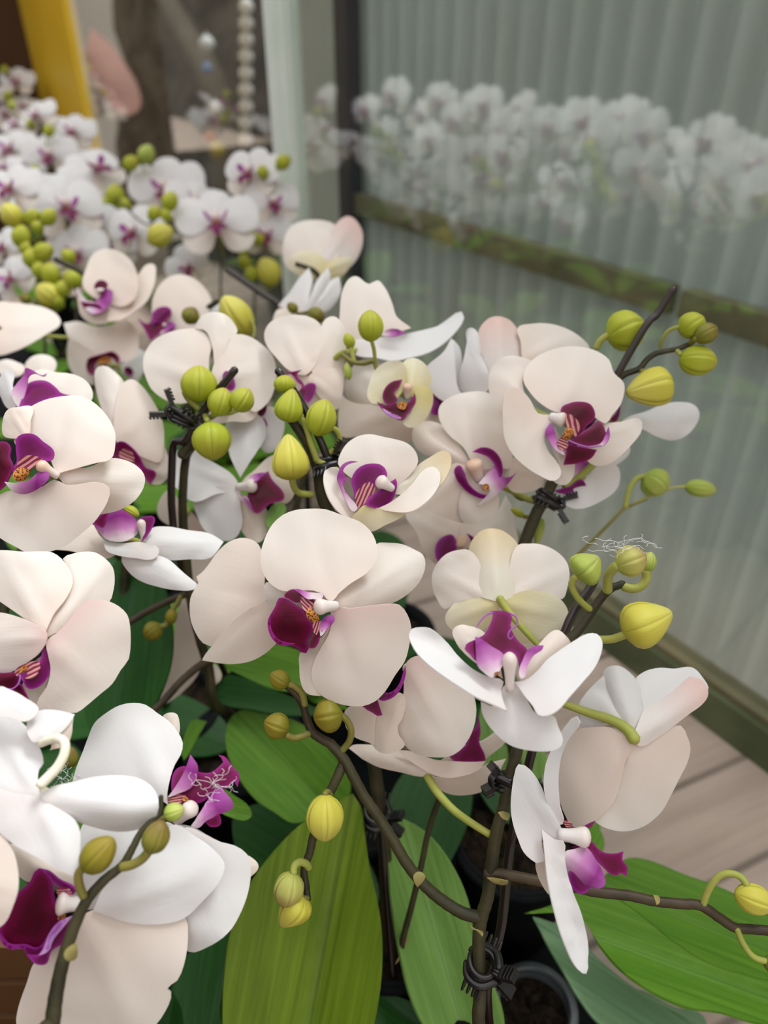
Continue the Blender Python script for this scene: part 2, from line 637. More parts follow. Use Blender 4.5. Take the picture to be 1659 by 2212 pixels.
class Flower:
    def __init__(s, P, view, c, z, column=None, cm='col', ped='auto', pedm='ped', cdz=-2.0):
        s.P, s.view, s.z = P, view, z
        s.c = V1(view, c)
        s.C = at(*s.c, z)
        mb = MB()
        back = at(*s.c, z + .010)
        mats = [M[cm], M[pedm], M['pedw']]
        if column:
            (x0, y0), (x1, y1), r = column[:3]
            a, b = V1(view, (x0, y0)), V1(view, (x1, y1))
            ra = r * VW[view][2] * z / FPX
            sl = column[3] if len(column) > 3 else 3.0
            mb.lathe(at(*a, z + (cdz + 1) / 1000), at(*b, z + (cdz - sl) / 1000), ra, COLPROF, 18, 0)
        else:
            mb.lathe(back - FW * .002, back + FW * .004, .003, BUDPROF, 12, 2)
        if ped == 'auto':
            q = P.nearest(back)
            if q is not None:
                d = (q - back)
                mid = back + d * .45 + FW * (.22 * d.length)
                if d.length < .16:
                    mb.tube([back - FW * .003, mid, q], [.0021, .0017, .0017], 8, 1, 5)
        elif ped:
            pv, pp, z0, z1, r0, r1 = ped
            q = V(pv, pp)
            k = len(q)
            mb.tube([at(x, y, z0 + (z1 - z0) * i / (k - 1)) for i, (x, y) in enumerate(q)],
                    [(r0 + (r1 - r0) * i / (k - 1)) * VW[pv][2] * z0 / FPX for i in range(k)], 10, 1 if pedm != 'pedw' else 2, 5)
        s.o = link('flower', mb.mesh('flower'), P.root, s.C, mats)
        s.k = 0
        P.flowers.append(s)

    def tepal(s, kind, pts, n=(0, .2), dz=0.0, tip=None, base=None, a=-.09, b=-.15, c=.03, m='petal', view=None, rip=.042, res=15, th=.0007):
        q = V(view or s.view, pts)
        bp = V1(view or s.view, base) if base else q[0]
        tp = V1(view or s.view, tip) if tip else far_point(q, bp)
        mb = MB()
        s.k += 1
        sheet(mb, q, traced_map(bp, tp, s.z + dz / 1000, n, a, b, c, rip, s.k * 1.7 + s.c[0]), bp, tp, th, res)
        return link(kind, mb.mesh(kind), s.o, at(*bp, s.z + dz / 1000), [M[m]])

    def petal(s, *p, **k):
        return s.tepal('petal', *p, **k)

    def sepal(s, *p, **k):
        return s.tepal('sepal', *p, **k)

    def lip(s, lobes, dz=-5.0, view=None):
        """lobes: (material, outline, facing, depth shift in mm, cup)"""
        mb = MB()
        mats = []
        vw = view or s.view
        for L in lobes:
            mn, pts = L[0], L[1]
            n = L[2] if len(L) > 2 else (0, .2)
            d = L[3] if len(L) > 3 else 0
            b = L[4] if len(L) > 4 else .15
            if M[mn] not in mats:
                mats.append(M[mn])
            mi = mats.index(M[mn])
            q = V(vw, pts)
            if mn == 'spot':
                ax_, ay_ = sum(p[0] for p in q) / len(q), sum(p[1] for p in q) / len(q)
                q = [(ax_ + (p[0] - ax_) * .78, ay_ + (p[1] - ay_) * .78) for p in q]
            zz = s.z + (dz + d) / 1000
            if isinstance(n, (int, float)):          # a thin curling tendril of radius n
                k = len(q)
                mb.tube([at(x, y, zz - .0004 * i) for i, (x, y) in enumerate(q)],
                        [n * VW[vw][2] * zz / FPX * (1 - .6 * i / k) for i in range(k)], 7, mi, 5)
                continue
            bp, tp = q[0], far_point(q, q[0])
            sheet(mb, q, traced_map(bp, tp, zz, n, 0.0, b, .02, .02, d), bp, tp, .0007, 13, mi)
        return link('lip', mb.mesh('lip'), s.o, at(*s.c, s.z + dz / 1000), mats)

PLANTS = []

class Plant:
    def __init__(s, label, loc, group='potted orchids'):
        s.root = thing('orchid_plant', label, 'orchid', loc, group)
        s.loc = Vector(loc)
        s.path, s.flowers = [], []
        PLANTS.append(s)

    def flower(s, view, c, z, column=None, cm='col', ped='auto', pedm='ped', **k):
        return Flower(s, view, c, z, column, cm, ped, pedm, **k)

    def nearest(s, p):
        return min(s.path, key=lambda q: (q - p).length) if s.path else None

    def spike(s, view, pts, z, r, m='stem', foot=False, name='flower_stem', keep=True, lump=.03):
        """a stem through photo points; z and r are (start, end); foot joins it to the middle of the pot"""
        q = V(view, pts)
        k = len(q)
        z0, z1 = z if isinstance(z, tuple) else (z, z)
        r0, r1 = r if isinstance(r, tuple) else (r, r)
        zs = [z0 + (z1 - z0) * i / (k - 1) for i in range(k)]
        P3 = [at(x, y, d) for (x, y), d in zip(q, zs)]
        R = [(r0 + (r1 - r0) * i / (k - 1)) * VW[view][2] * d / FPX for i, d in enumerate(zs)]
        if foot:
            f = s.loc + Vector((0.004, 0.004, 0.005))
            P3 = [f, f.lerp(P3[0], .55) + Vector((0, 0, .01))] + P3
            R = [R[0], R[0]] + R
        mb = MB()
        mb.tube(P3, R, 12, 0, 6, lump)
        o = link(name, mb.mesh(name), s.root, P3[0], [M[m]])
        if keep:
            for i in range(len(P3) - 1):
                n = max(1, int((P3[i + 1] - P3[i]).length / .006))
                s.path += [P3[i].lerp(P3[i + 1], j / n) for j in range(n)]
            s.path.append(P3[-1])
        return o

    def bract(s, view, pts, z):
        q = V(view, pts)
        mb = MB()
        sheet(mb, q, traced_map(q[0], far_point(q, q[0]), z, (0, .1), 0, -.5, 0), q[0], far_point(q, q[0]), .0006, 8)
        return link('bract', mb.mesh('bract'), s.root, at(*q[0], z), [M['bract']])

    def bud(s, view, b, t, w, z, m='bud', stalk=None, sz=None, sr=None, sm='ped', dzt=0.0, egg=False, auto=False, groove=.11, ph=.3):
        """a bud from base b to tip t (photo points), half width w, with its stalk"""
        b2, t2 = V1(view, b), V1(view, t)
        sc = VW[view][2]
        mb = MB()
        B3 = at(*b2, z)
        mb.lathe(B3, at(*t2, z + dzt), w * sc * z / FPX, EGGPROF if egg else BUDPROF, 72, 0, groove, ph)
        o = link('bud', mb.mesh('bud'), s.root, B3, [M[m]])
        pts = None
        if stalk:
            q = V(view, stalk)
            e = sz if sz is not None else z
            k = len(q)
            pts = [at(x, y, z + (e - z) * i / max(1, k - 1)) for i, (x, y) in enumerate(q)]
            rr = (sr if sr else 12) * sc * z / FPX
        elif auto:
            q = s.nearest(B3)
            if q is not None and .003 < (q - B3).length < .12:
                pts = [B3, B3.lerp(q, .5) + FW * .003, q]
                rr = .0012
        if pts:
            mb = MB()
            mb.tube(pts, [rr] * len(pts), 9, 0, 5)
            link('bud_stalk', mb.mesh('bud_stalk'), o, pts[0], [M[sm]])
        return o

    def leaf(s, view, pts, z, n, base=None, tip=None, m='leaf', a=-.05, fold=.10, res=20, th=.0018):
        q = V(view, pts)
        bp = V1(view, base) if base else q[0]
        tp = V1(view, tip) if tip else far_point(q, bp)
        mb = MB()
        sheet(mb, q, traced_map(bp, tp, z, n, a, 0, 0, .004, 0, fold), bp, tp, th, res)
        return link('leaf', mb.mesh('leaf'), s.root, at(*bp, z), [M[m]])

    def wleaf(s, ang, length, width, rise=.5, m='leaf', droop=.6):
        """a strap leaf that rises from the pot and arches over, built in the world"""
        pts = [(0, 0), (.12, .32), (.35, .47), (.6, .5), (.82, .38), (.95, .17), (1, 0), (.95, -.17), (.82, -.38), (.6, -.5), (.35, -.47), (.12, -.32)]
        dr = Vector((math.cos(ang), math.sin(ang), 0))
        sd = Vector((-dr.y, dr.x, 0))

        def f(x, y, s_, w_):
            g = x * length
            return s.loc + Vector((0, 0, .0)) + dr * (.012 + g * (1 - .25 * rise)) + sd * (y * width) + Vector((0, 0, rise * g - droop * rise * g * g / length + .10 * abs(y) * width + .004))
        mb = MB()
        sheet(mb, pts, f, (0, 0), (1, 0), .0016, 12)
        return link('leaf', mb.mesh('leaf'), s.root, s.loc + Vector((0, 0, .004)), [M[m]])

# ------------------------------------------------------------------ a whole blossom for the rows further back
def blossom_meshes():
    def lay(pts, base, tip, z0, a, b, c=.03, rip=.02, seed=0.0, R=.045):
        L = math.hypot(tip[0] - base[0], tip[1] - base[1])

        def f(x, y, s, w_):
            zz = z0 + L * (a * s * s + b * w_ * w_ + c * math.exp(-(w_ / .1) ** 2) * max(0, 1 - s)) + rip * math.sin(5 * s + 3 * w_ + seed) * min(1, abs(s))
            return Vector((x, y, zz)) * R
        return f

    def rot(pts, deg):
        a = math.radians(deg)
        return [(x * math.cos(a) - y * math.sin(a), x * math.sin(a) + y * math.cos(a)) for x, y in pts]
    SEP = [(0, .03), (.13, .12), (.32, .38), (.41, .62), (.33, .86), (.13, .99), (0, 1.0), (-.13, .99), (-.33, .86), (-.41, .62), (-.32, .38), (-.13, .12)]
    PET = [(.03, .02), (.14, .24), (.36, .56), (.66, .70), (.92, .60), (1.06, .30), (1.06, 0), (.96, -.26), (.72, -.42), (.45, -.40), (.20, -.20)]
    out = {}

    def add(key, pts, base, tip, *k):
        mb = MB()
        sheet(mb, pts, lay(pts, base, tip, *k), base, tip, .0007, 13)
        out[key] = mb.mesh(key)
    add('sepal_up', SEP, (0, .03), (0, 1), -.03, -.10, -.10)
    add('sepal_left', rot(SEP, 128), *rot([(0, .03), (0, 1)], 128), -.03, -.14, -.12)
    add('sepal_right', rot(SEP, -128), *rot([(0, .03), (0, 1)], -128), -.03, -.14, -.12)
    P = rot(PET, 8)
    add('petal_right', P, P[0], rot([(1.05, .05)], 8)[0], .03, -.07, -.10)
    Q = [(-x, y) for x, y in P]
    add('petal_left', Q, Q[0], (-rot([(1.05, .05)], 8)[0][0], rot([(1.05, .05)], 8)[0][1]), .03, -.07, -.10)
    # lip: a pointed middle lobe, two upright side lobes, the spotted callus
    mb = MB()
    R = .045
    mid = [(0, -.10), (.10, -.16), (.22, -.30), (.24, -.44), (.13, -.52), (.06, -.66), (0, -.74), (-.06, -.66), (-.13, -.52), (-.24, -.44), (-.22, -.30), (-.10, -.16)]
    sheet(mb, mid, lambda x, y, s, w_: Vector((x, y, .06 + .42 * math.sin(min(1, s) * 2.2) - .12 * w_ * w_)) * R, mid[0], (0, -.74), .0008, 11, 0)
    side = [(0, 0), (.10, .12), (.26, .20), (.38, .14), (.40, 0), (.30, -.10), (.14, -.10)]
    for sg in (1, -1):
        sheet(mb, side, lambda x, y, s, w_: Vector((sg * (.07 + .20 * s + .05 * w_), -.12 + y * .9 - .05 * s, .10 + x * .95)) * R, (0, 0), (.40, .03), .0008, 10, 1)
    mb.lathe(Vector((0, -.10, .08)) * R, Vector((0, -.22, .26)) * R, .07 * R, BUDPROF, 10, 2)
    out['lip'] = mb.mesh('lip')
    mb = MB()
    mb.lathe(Vector((0, .0, .0)) * R, Vector((0, -.02, .30)) * R, .12 * R, COLPROF, 14, 0)
    mb.tube([Vector((0, 0, .02)) * R, Vector((0, -.05, -.25)) * R, Vector((0, -.25, -.55)) * R, Vector((0, -.5, -.75)) * R], [.05 * R, .045 * R, .04 * R, .035 * R], 8, 1, 4)
    out['flower'] = mb.mesh('flower')
    for k, ms in (('sepal_up', ['petalb']), ('sepal_left', ['petal']), ('sepal_right', ['petal']), ('petal_left', ['petalb']), ('petal_right', ['petalb']), ('lip', ['mag', 'lil', 'spot']), ('flower', ['col', 'ped'])):
        for x in ms:
            out[k].materials.append(M[x])
    return out

BL = blossom_meshes()

def place_blossom(P, x, y, z, r, n=(0, .2), roll=0.0, view='0'):
    """a blossom of r photo pixels (petal tip to centre) at a photo point, facing n"""
    px = V1(view, (x, y))
    rr = r * VW[view][2] * z / FPX
    sc = rr / .045
    Z = cv(*n)
    Xv = RT - Z * RT.dot(Z)
    Xv.normalize()
    Yv = Z.cross(Xv)
    R = Matrix((Xv, Yv, Z)).transposed().to_4x4() @ Matrix.Rotation(math.radians(roll), 4, 'Z')
    f = bpy.data.objects.new('flower', BL['flower'])
    COL.objects.link(f)
    C = at(*px, z)
    f.parent = P.root
    f.matrix_local = Matrix.Translation(C - P.loc) @ R @ Matrix.Scale(sc, 4)
    for k in ('sepal_up', 'sepal_left', 'sepal_right', 'petal_left', 'petal_right', 'lip'):
        c = bpy.data.objects.new(k.split('_')[0], BL[k])
        COL.objects.link(c)
        c.parent = f
    P.blooms = getattr(P, 'blooms', []) + [C]
    return f

def ball_bud(P, x, y, r, z, m='bud', ang=None, view='0', el=1.25):
    """a rounder bud seen further off; ang = direction of its tip in the photo, degrees anticlockwise from right"""
    ang = random.uniform(20, 160) if ang is None else ang
    a = math.radians(ang)
    d = (math.cos(a) * r * el, -math.sin(a) * r * el)
    return P.bud(view, (x - d[0], y - d[1]), (x + d[0], y + d[1]), r, z, m, auto=True, dzt=-.004)

def pot(label, loc, r=.052, h=.115, group='black nursery pots', m='pot'):
    """loc = centre of the pot's foot"""
    t = thing('plant_pot', label, 'pot', loc, group)
    loc = Vector(loc)
    n = 32
    mb = MB()
    prof = [(r * .74, 0), (r * .97, h - .014), (r * .97, h), (r * .90, h), (r * .88, h - .016), (r * .70, .006)]
    verts, faces = [], []
    for q, z in prof:
        for k in range(n):
            a = 2 * math.pi * k / n
            verts.append(loc + Vector((q * math.cos(a), q * math.sin(a), z)))
    for i in range(len(prof) - 1):
        for k in range(n):
            faces.append((i * n + k, i * n + (k + 1) % n, (i + 1) * n + (k + 1) % n, (i + 1) * n + k))
    faces.append(tuple(range(n - 1, -1, -1)))
    faces.append(tuple(5 * n + k for k in range(n)))
    mb.add(verts, faces)
    link('body', mb.mesh('pot_body'), t, loc, [M[m]])
    mb = MB()
    mb.torus(loc + Vector((0, 0, h - .004)), (0, 0, 1), r * .985, .0035, 36, 8)
    link('rim', mb.mesh('pot_rim'), t, loc + Vector((0, 0, h)), [M[m]])
    mb = MB()
    verts, faces = [loc + Vector((0, 0, h - .012))], []
    for j in range(1, 6):
        for k in range(n):
            a = 2 * math.pi * k / n
            q = r * .89 * j / 5
            verts.append(loc + Vector((q * math.cos(a), q * math.sin(a), h - .014 + .004 * math.sin(7 * a + j * 2.3) * (1 if j < 5 else 0))))
    for k in range(n):
        faces.append((0, 1 + k, 1 + (k + 1) % n))
    for j in range(4):
        for k in range(n):
            a, b = 1 + j * n + k, 1 + j * n + (k + 1) % n
            faces.append((a, a + n, b + n, b))
    mb.add(verts, faces)
    link('bark', mb.mesh('pot_bark'), t, loc + Vector((0, 0, h - .012)), [M['bark']])
    return t

def stake(label, pts, r, tipcap=True):
    """pts: world points from the foot up"""
    mb = MB()
    mb.tube(pts, r, 12, 0, 6)
    o = link('plant_stake', mb.mesh('plant_stake'), None, pts[0], [M['stake']])
    return tag(o, label, 'stake', 'plant stakes')

def clip(label, c, axis, out, R=.006, size=.016):
    """a small spring clip round a stem: two toothed jaws, a coil and two finger plates on the side `out`"""
    c, axis, out = Vector(c), Vector(axis).normalized(), Vector(out).normalized()
    out = (out - axis * out.dot(axis)).normalized()
    sd = axis.cross(out)
    t = thing('plant_clip', label, 'clip', c, 'black plant clips')
    for sg in (1, -1):
        mb = MB()
        off = axis * (sg * .0022)
        mb.tube([c + off + out * (R * 1.3) + sd * (sg * R * .3), c + off + sd * (sg * R * 1.25) + out * R * .5, c + off + sd * (sg * R * 1.2) - out * R * .6, c + off - out * (R * 1.25) + sd * (sg * R * .3)], [.0023, .0022, .0020, .0012], 8, 0, 5)
        link('jaw', mb.mesh('jaw'), t, c + off, [M['clip']])
        for k in range(4):
            mb = MB()
            p = c + off + sd * (sg * R * 1.3) + out * (R * (.6 - .42 * k))
            mb.tube([p, p + (sd * sg + axis * .9 * sg) * .0042], [.0012, .0007], 6, 0, 3)
            link('tooth', mb.mesh('tooth'), t, p, [M['clip']])
        mb = MB()
        h = c + out * (R * 1.5) + off * 1.5
        e = h + out * size * .55 + axis * (sg * size * .40)
        lx = (e - h)
        wv_ = sd * .0030
        tn = lx.cross(sd).normalized() * .0013
        mb.box(h + lx * .5, lx * .5, wv_, tn)
        for k in range(4):
            p = h.lerp(e, .3 + .22 * k) + tn * 1.5 * sg
            mb.tube([p - sd * .0030, p + sd * .0030], .0007, 6, 0, 2)
        link('finger_plate', mb.mesh('finger_plate', False), t, h, [M['clip']])
    mb = MB()
    for k in (-1, 0, 1):
        mb.torus(c + out * (R * 1.25) + sd * (k * .0016), sd, .0030, .0009, 18, 6)
        mb.torus(c + axis * (k * .0024), axis + out * .25, R * 1.02, .0015, 26, 6)
    link('spring', mb.mesh('spring'), t, c + out * (R * 1.55), [M['clip']])
    return t
# ------------------------------------------------------------------ the setting
GQ = 0.575          # the glass stands at this distance along WN
CQ = 0.95           # the corrugated sheets beyond it

def slab(name, t0, t1, q0, q1, z0, z1, m, parent=None):
    mb = MB()
    mb.box(W((t0 + t1) / 2, (q0 + q1) / 2, (z0 + z1) / 2), WD * ((t1 - t0) / 2), WN * ((q1 - q0) / 2), Vector((0, 0, (z1 - z0) / 2)))
    return link(name, mb.mesh(name, False), parent, W((t0 + t1) / 2, (q0 + q1) / 2, z0), [m])

# timber boards under the pots, running up to the glass
m, t, o = mat('floor_boards')
tcn = N(t, 'TexCoord')
mp = N(t, 'Mapping')
mp.inputs['Rotation'].default_value = (0, 0, math.radians(-24))
t.links.new(tcn.outputs['Object'], mp.inputs[0])
sx = N(t, 'SeparateXYZ')
t.links.new(mp.outputs[0], sx.inputs[0])
by = mathn(t, 'MULTIPLY', sx.outputs[1], 1 / .085)
fr = mathn(t, 'FRACT', by)
idn = N(t, 'TexWhiteNoise', noise_dimensions='1D')
t.links.new(mathn(t, 'FLOOR', by), idn.inputs['W'])
grain = noise(t, 1, mp.outputs[0], 6, .6, (4, 60, 1))
c = ramp(t, grain, [(.3, (.42, .325, .26)), (.55, (.53, .425, .35)), (.8, (.60, .49, .41))])
c = mixc(t, mathn(t, 'MULTIPLY', idn.outputs['Value'], .35), c, (.38, .30, .25))
gap = ramp(t, mathn(t, 'ABSOLUTE', mathn(t, 'SUBTRACT', fr, .5)), [(.44, (0, 0, 0)), (.485, (1, 1, 1))])
c = mixc(t, mathn(t, 'MULTIPLY', gap, .75), c, (.07, .055, .045))
big = noise(t, 5, mp.outputs[0], 3, .5, (1, 3, 1))
c = mixc(t, ramp(t, big, [(.45, (0, 0, 0)), (.7, (.5, .5, .5))]), c, (.32, .25, .205))
M['floor'] = finish(m, t, o, c, .5, .3, 0, None, grain, .2, .002)
structure(slab('floor', -1.2, 9.0, -1.15, GQ + .012, -.03, 0, M['floor']))

m, t, o = mat('kerb_green_paint')
M['kerb'] = finish(m, t, o, ramp(t, noise(t, 18), [(.35, (.075, .10, .045)), (.65, (.125, .15, .075))]), .45, .4)
m, t, o = mat('olive_timber')
M['rail'] = finish(m, t, o, ramp(t, noise(t, 9), [(.3, (.11, .105, .06)), (.5, (.18, .165, .09)), (.7, (.25, .215, .12))]), .6, .3)
m, t, o = mat('mint_white_paint')
M['mint'] = finish(m, t, o, ramp(t, noise(t, 12), [(.3, (.72, .80, .74)), (.7, (.82, .88, .83))]), .4, .4)
m, t, o = mat('grey_white_paint')
M['greyw'] = finish(m, t, o, (.42, .43, .40), .45, .4)
m, t, o = mat('yellow_paint')
M['yellow'] = finish(m, t, o, ramp(t, noise(t, 7), [(.3, (.78, .46, .02)), (.7, (.86, .56, .04))]), .45, .4)
m, t, o = mat('dark_post_paint')
M['post'] = finish(m, t, o, (.030, .028, .036), .45, .4)

# glass: a clear sheet with a mirror-like film of reflection
m, t, o = mat('window_glass')
tr = N(t, 'BsdfTransparent')
tr.inputs[0].default_value = (.93, .955, .94, 1)
gl = N(t, 'BsdfGlossy')
gl.inputs['Roughness'].default_value = 0.03
gl.inputs[0].default_value = (1, 1, 1, 1)
lw = N(t, 'LayerWeight')
lw.inputs[0].default_value = 0.5
f5 = mathn(t, 'POWER', lw.outputs['Facing'], 4.0)
mx = N(t, 'MixShader')
t.links.new(mathn(t, 'ADD', mathn(t, 'MULTIPLY', f5, .85), .105), mx.inputs[0])
t.links.new(tr.outputs[0], mx.inputs[1])
t.links.new(gl.outputs[0], mx.inputs[2])
t.links.new(mx.outputs[0], o.inputs[0])
M['glass'] = m

tm = t_at(592, 0, GQ)[0]
ty0, ty1 = t_at(170, 150, GQ)[0], t_at(74, 150, GQ)[0]
tg = t_at(52, 100, GQ)[0]
win = structure(slab('window_1', -.9, tm - .02, GQ + .008, GQ + .011, .05, 1.6, M['glass']))
structure(slab('window_2', tm + .02, ty0, GQ + .008, GQ + .011, .05, 1.6, M['glass']))
structure(slab('trim_1', -.9, ty1, GQ - .008, GQ + .03, 0, .045, M['kerb']))
structure(slab('trim_2', -.9, ty1, GQ - .002, GQ + .022, .045, .053, M['rail']))
# the mint-white upright has a stepped profile
mb = MB()
for a, b, q0, q1 in ((-.026, -.010, -.004, .02), (-.010, .012, -.012, .03), (.012, .028, -.004, .02)):
    mb.box(W(tm + (a + b) / 2, GQ + (q0 + q1) / 2, .825), WD * ((b - a) / 2), WN * ((q1 - q0) / 2), Vector((0, 0, .775)))
structure(link('trim_3', mb.mesh('trim_3', False), None, W(tm, GQ, .05), [M['mint']]))
structure(slab('trim_4', ty0 + .01, ty1 - .01, GQ - .004, GQ + .012, .0, 1.6, M['yellow']))
structure(slab('trim_5', ty1 - .01, t_at(30, 60, GQ)[0], GQ - .002, GQ + .012, .0, 1.6, M['greyw']))

# corrugated sheet
m, t, o = mat('corrugated_sheet_paint')
cn = noise(t, 3.0, None, 4, .6, (1, 1, .25))
c = ramp(t, cn, [(.3, (.50, .56, .54)), (.6, (.61, .66, .64)), (.8, (.66, .69, .66))])
c = mixc(t, ramp(t, noise(t, 1.6), [(.45, (0, 0, 0)), (.75, (.6, .6, .6))]), c, (.50, .46, .41))
M['corr'] = finish(m, t, o, c, .45, .4, .20, (.80, .83, .78), noise(t, 40), .1, .003)
tp_ = t_at(762, 240, CQ - .02)[0]
mb = MB()
PITCHC, AMP = .052, .013
nx = 12
T0, T1 = -.8, tp_
cnt = int((T1 - T0) / PITCHC * nx)
zz = [-.62, -.2, .2, .6, 1.0, 1.7]
verts, faces = [], []
for side in (0, 1):
    for i in range(cnt + 1):
        tt = T0 + (T1 - T0) * i / cnt
        q = CQ + AMP * math.sin(2 * math.pi * tt / PITCHC) + .0012 * side
        for z_ in zz:
            verts.append(W(tt, q, z_))
k = len(zz)
S = (cnt + 1) * k
for i in range(cnt):
    for j in range(k - 1):
        a = i * k + j
        faces.append((a, a + 1, a + k + 1, a + k))
        faces.append((S + a, S + a + k, S + a + k + 1, S + a + 1))
mb.add(verts, faces)
structure(link('wall_right', mb.mesh('wall_right'), None, W(0, CQ, -.62), [M['corr']]))
structure(slab('trim_6', tp_ - .02, tp_ + .024, CQ - .045, CQ - .012, -.62, 1.7, M['post']))
m, t, o = mat('grey_green_board')
M['board'] = finish(m, t, o, ramp(t, noise(t, 4), [(.3, (.36, .39, .35)), (.7, (.48, .49, .45))]), .6, .3)
structure(slab('wall_far', tp_ + .024, t_at(598, 200, CQ)[0], CQ - .01, CQ + .02, -.62, 1.7, M['board']))
# unseen dim wall, added to darken what the glass mirrors behind the blossoms
m, t, o = mat('unseen_wall_dark')
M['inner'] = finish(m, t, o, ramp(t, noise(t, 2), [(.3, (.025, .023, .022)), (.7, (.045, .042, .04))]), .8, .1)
structure(slab('unseen_wall_left', -1.2, 9.0, -1.15, -1.10, 0, 1.1, M['inner']))
# timber rail on the sheets, in two lengths that meet with a gap
tj, zj = t_at(1468, 645, CQ - .03)
t9, z9 = t_at(1000, 520, CQ - .03)
zr = (zj + z9) / 2
structure(slab('trim_7', tj + .016, tp_ - .02, CQ - .035, CQ - .011, zr - .02, zr + .02, M['rail']))
structure(slab('trim_8', -.8, tj - .004, CQ - .035, CQ - .011, zr - .018, zr + .020, M['rail']))
m, t, o = mat('outside_ground')
M['ground'] = finish(m, t, o, ramp(t, noise(t, 14), [(.3, (.05, .055, .04)), (.7, (.11, .11, .08))]), .9, .1)
structure(slab('ground', -1.2, 5, GQ + .03, 4.5, -.64, -.62, M['ground']))

# what shows through the far pane: a brown bank, a trunk and small bright things in front of it
BQ = 1.9
m, t, o = mat('brown_bank')
c = ramp(t, noise(t, 5, None, 5, .6), [(.25, (.035, .03, .022)), (.45, (.085, .072, .052)), (.62, (.15, .13, .095)), (.8, (.12, .11, .09))])
M['bank'] = finish(m, t, o, c, .9, .1, 0, None, noise(t, 12), .6, .04)
mb = MB()
verts, faces = [], []
na, nb_ = 40, 20
for i in range(na + 1):
    for j in range(nb_ + 1):
        tt, z_ = 1.2 + 5.2 * i / na, -.62 + 2.9 * j / nb_
        verts.append(W(tt, BQ + .45 * (z_ + .62) * .35 + .05 * math.sin(tt * 7 + z_ * 3) + .04 * math.sin(z_ * 9 - tt * 4), z_))
for i in range(na):
    for j in range(nb_):
        a = i * (nb_ + 1) + j
        faces.append((a, a + 1, a + nb_ + 2, a + nb_ + 1))
mb.add(verts, faces)
structure(link('wall_back', mb.mesh('wall_back'), None, W(1.2, BQ, -.62), [M['bank']]))

def on_q(px, py, q):
    tt, z_ = t_at(px, py, q)
    return W(tt, q, z_)

def depth_of(p):
    return (Vector(p) - CAM).dot(FW)

def simple_mat(name, col, rough=.6):
    mm, t_, o_ = mat(name)
    n_ = noise(t_, 9)
    return finish(mm, t_, o_, ramp(t_, n_, [(.3, tuple(v * .85 for v in col)), (.7, col)]), rough, .3)

# a leaning brown trunk
mb = MB()
mb.tube([on_q(330, -60, BQ - .2), on_q(395, 60, BQ - .25), on_q(470, 200, BQ - .28), on_q(500, 420, BQ - .3)], [.05, .055, .065, .08], 14, 0, 6, .08)
o = link('tree_trunk', mb.mesh('tree_trunk'), None, on_q(500, 420, BQ - .3), [simple_mat('trunk_bark', (.20, .165, .12), .9)])
tag(o, 'blurred brown trunk leaning beyond the far window pane', 'tree')
# a salmon-pink sloping cloth
mb = MB()
q = [(196, 62), (235, 95), (270, 140), (298, 190), (300, 238), (262, 248), (230, 215), (200, 170), (186, 120)]
z0 = depth_of(on_q(240, 150, BQ - .5))
sheet(mb, q, traced_map((196, 62), (300, 238), z0, (.2, .4), -.1, -.15, 0, .05), (196, 62), (300, 238), .004, 10)
o = link('cloth', mb.mesh('cloth'), None, on_q(240, 150, BQ - .5), [simple_mat('salmon_cloth', (.66, .36, .29))])
tag(o, 'blurred salmon-pink cloth hanging beyond the far window pane', 'cloth')
# a pale figure-like bottle beside it
b0 = on_q(212, 242, BQ - .55)
mb = MB()
h = .30
mb.lathe(b0 - Vector((0, 0, .02)), b0 + Vector((0, 0, h)), .042, [(.01, .7), (.04, 1), (.35, 1), (.52, .8), (.62, .42), (.9, .38), (.98, .36)], 18)
o = link('bottle', mb.mesh('bottle'), None, b0, [simple_mat('pale_ceramic', (.74, .68, .60), .4)])
tag(o, 'blurred pale bottle in front of the salmon cloth beyond the glass', 'bottle')
# hanging string of white balls beside the mint upright
for i in range(9):
    p = on_q(532 - .2 * i, 14 + 36 * i, BQ - .75)
    mb = MB()
    rr = 16 * depth_of(p) / FPX
    mb.lathe(p - Vector((0, 0, rr)), p + Vector((0, 0, rr)), rr, BUDPROF, 14)
    mb.tube([p + Vector((0, 0, rr * .9)), p + Vector((0, 0, rr * 1.5))], .003, 6, 0, 2)
    o = link('paper_ball', mb.mesh('paper_ball'), None, p, [M['petalb']])
    tag(o, 'small white ball on the hanging string left of the mint-white upright', 'ball', 'white balls on a hanging string')
for nm, px, py, r_, col, lab in (('globe', 447, 95, 17, (.85, .87, .88), 'round white globe, the highest of the blurred spots beyond the far pane'),
                                 ('globe', 447, 147, 11, (.30, .45, .75), 'small blue globe just below the white globe beyond the far pane'),
                                 ('globe', 466, 234, 14, (.80, .80, .78), 'small white globe low beyond the far pane, right of the trunk'),
                                 ('fruit', 452, 297, 13, (.55, .20, .08), 'orange-red fruit low beyond the far pane'),
                                 ('fruit', 470, 325, 18, (.50, .38, .08), 'dull yellow fruit low beyond the far pane')):
    p = on_q(px, py, BQ - .6)
    rr = r_ * depth_of(p) / FPX
    mb = MB()
    mb.lathe(p - Vector((0, 0, rr)), p + Vector((0, 0, rr)), rr, BUDPROF, 16)
    mb.tube([p + Vector((0, 0, rr * .95)), p + Vector((.002, 0, rr * 1.25))], .003, 6, 0, 2)
    o = link(nm, mb.mesh(nm), None, p, [simple_mat(lab.split()[1] + '_glaze', col, .4)])
    tag(o, lab, nm)
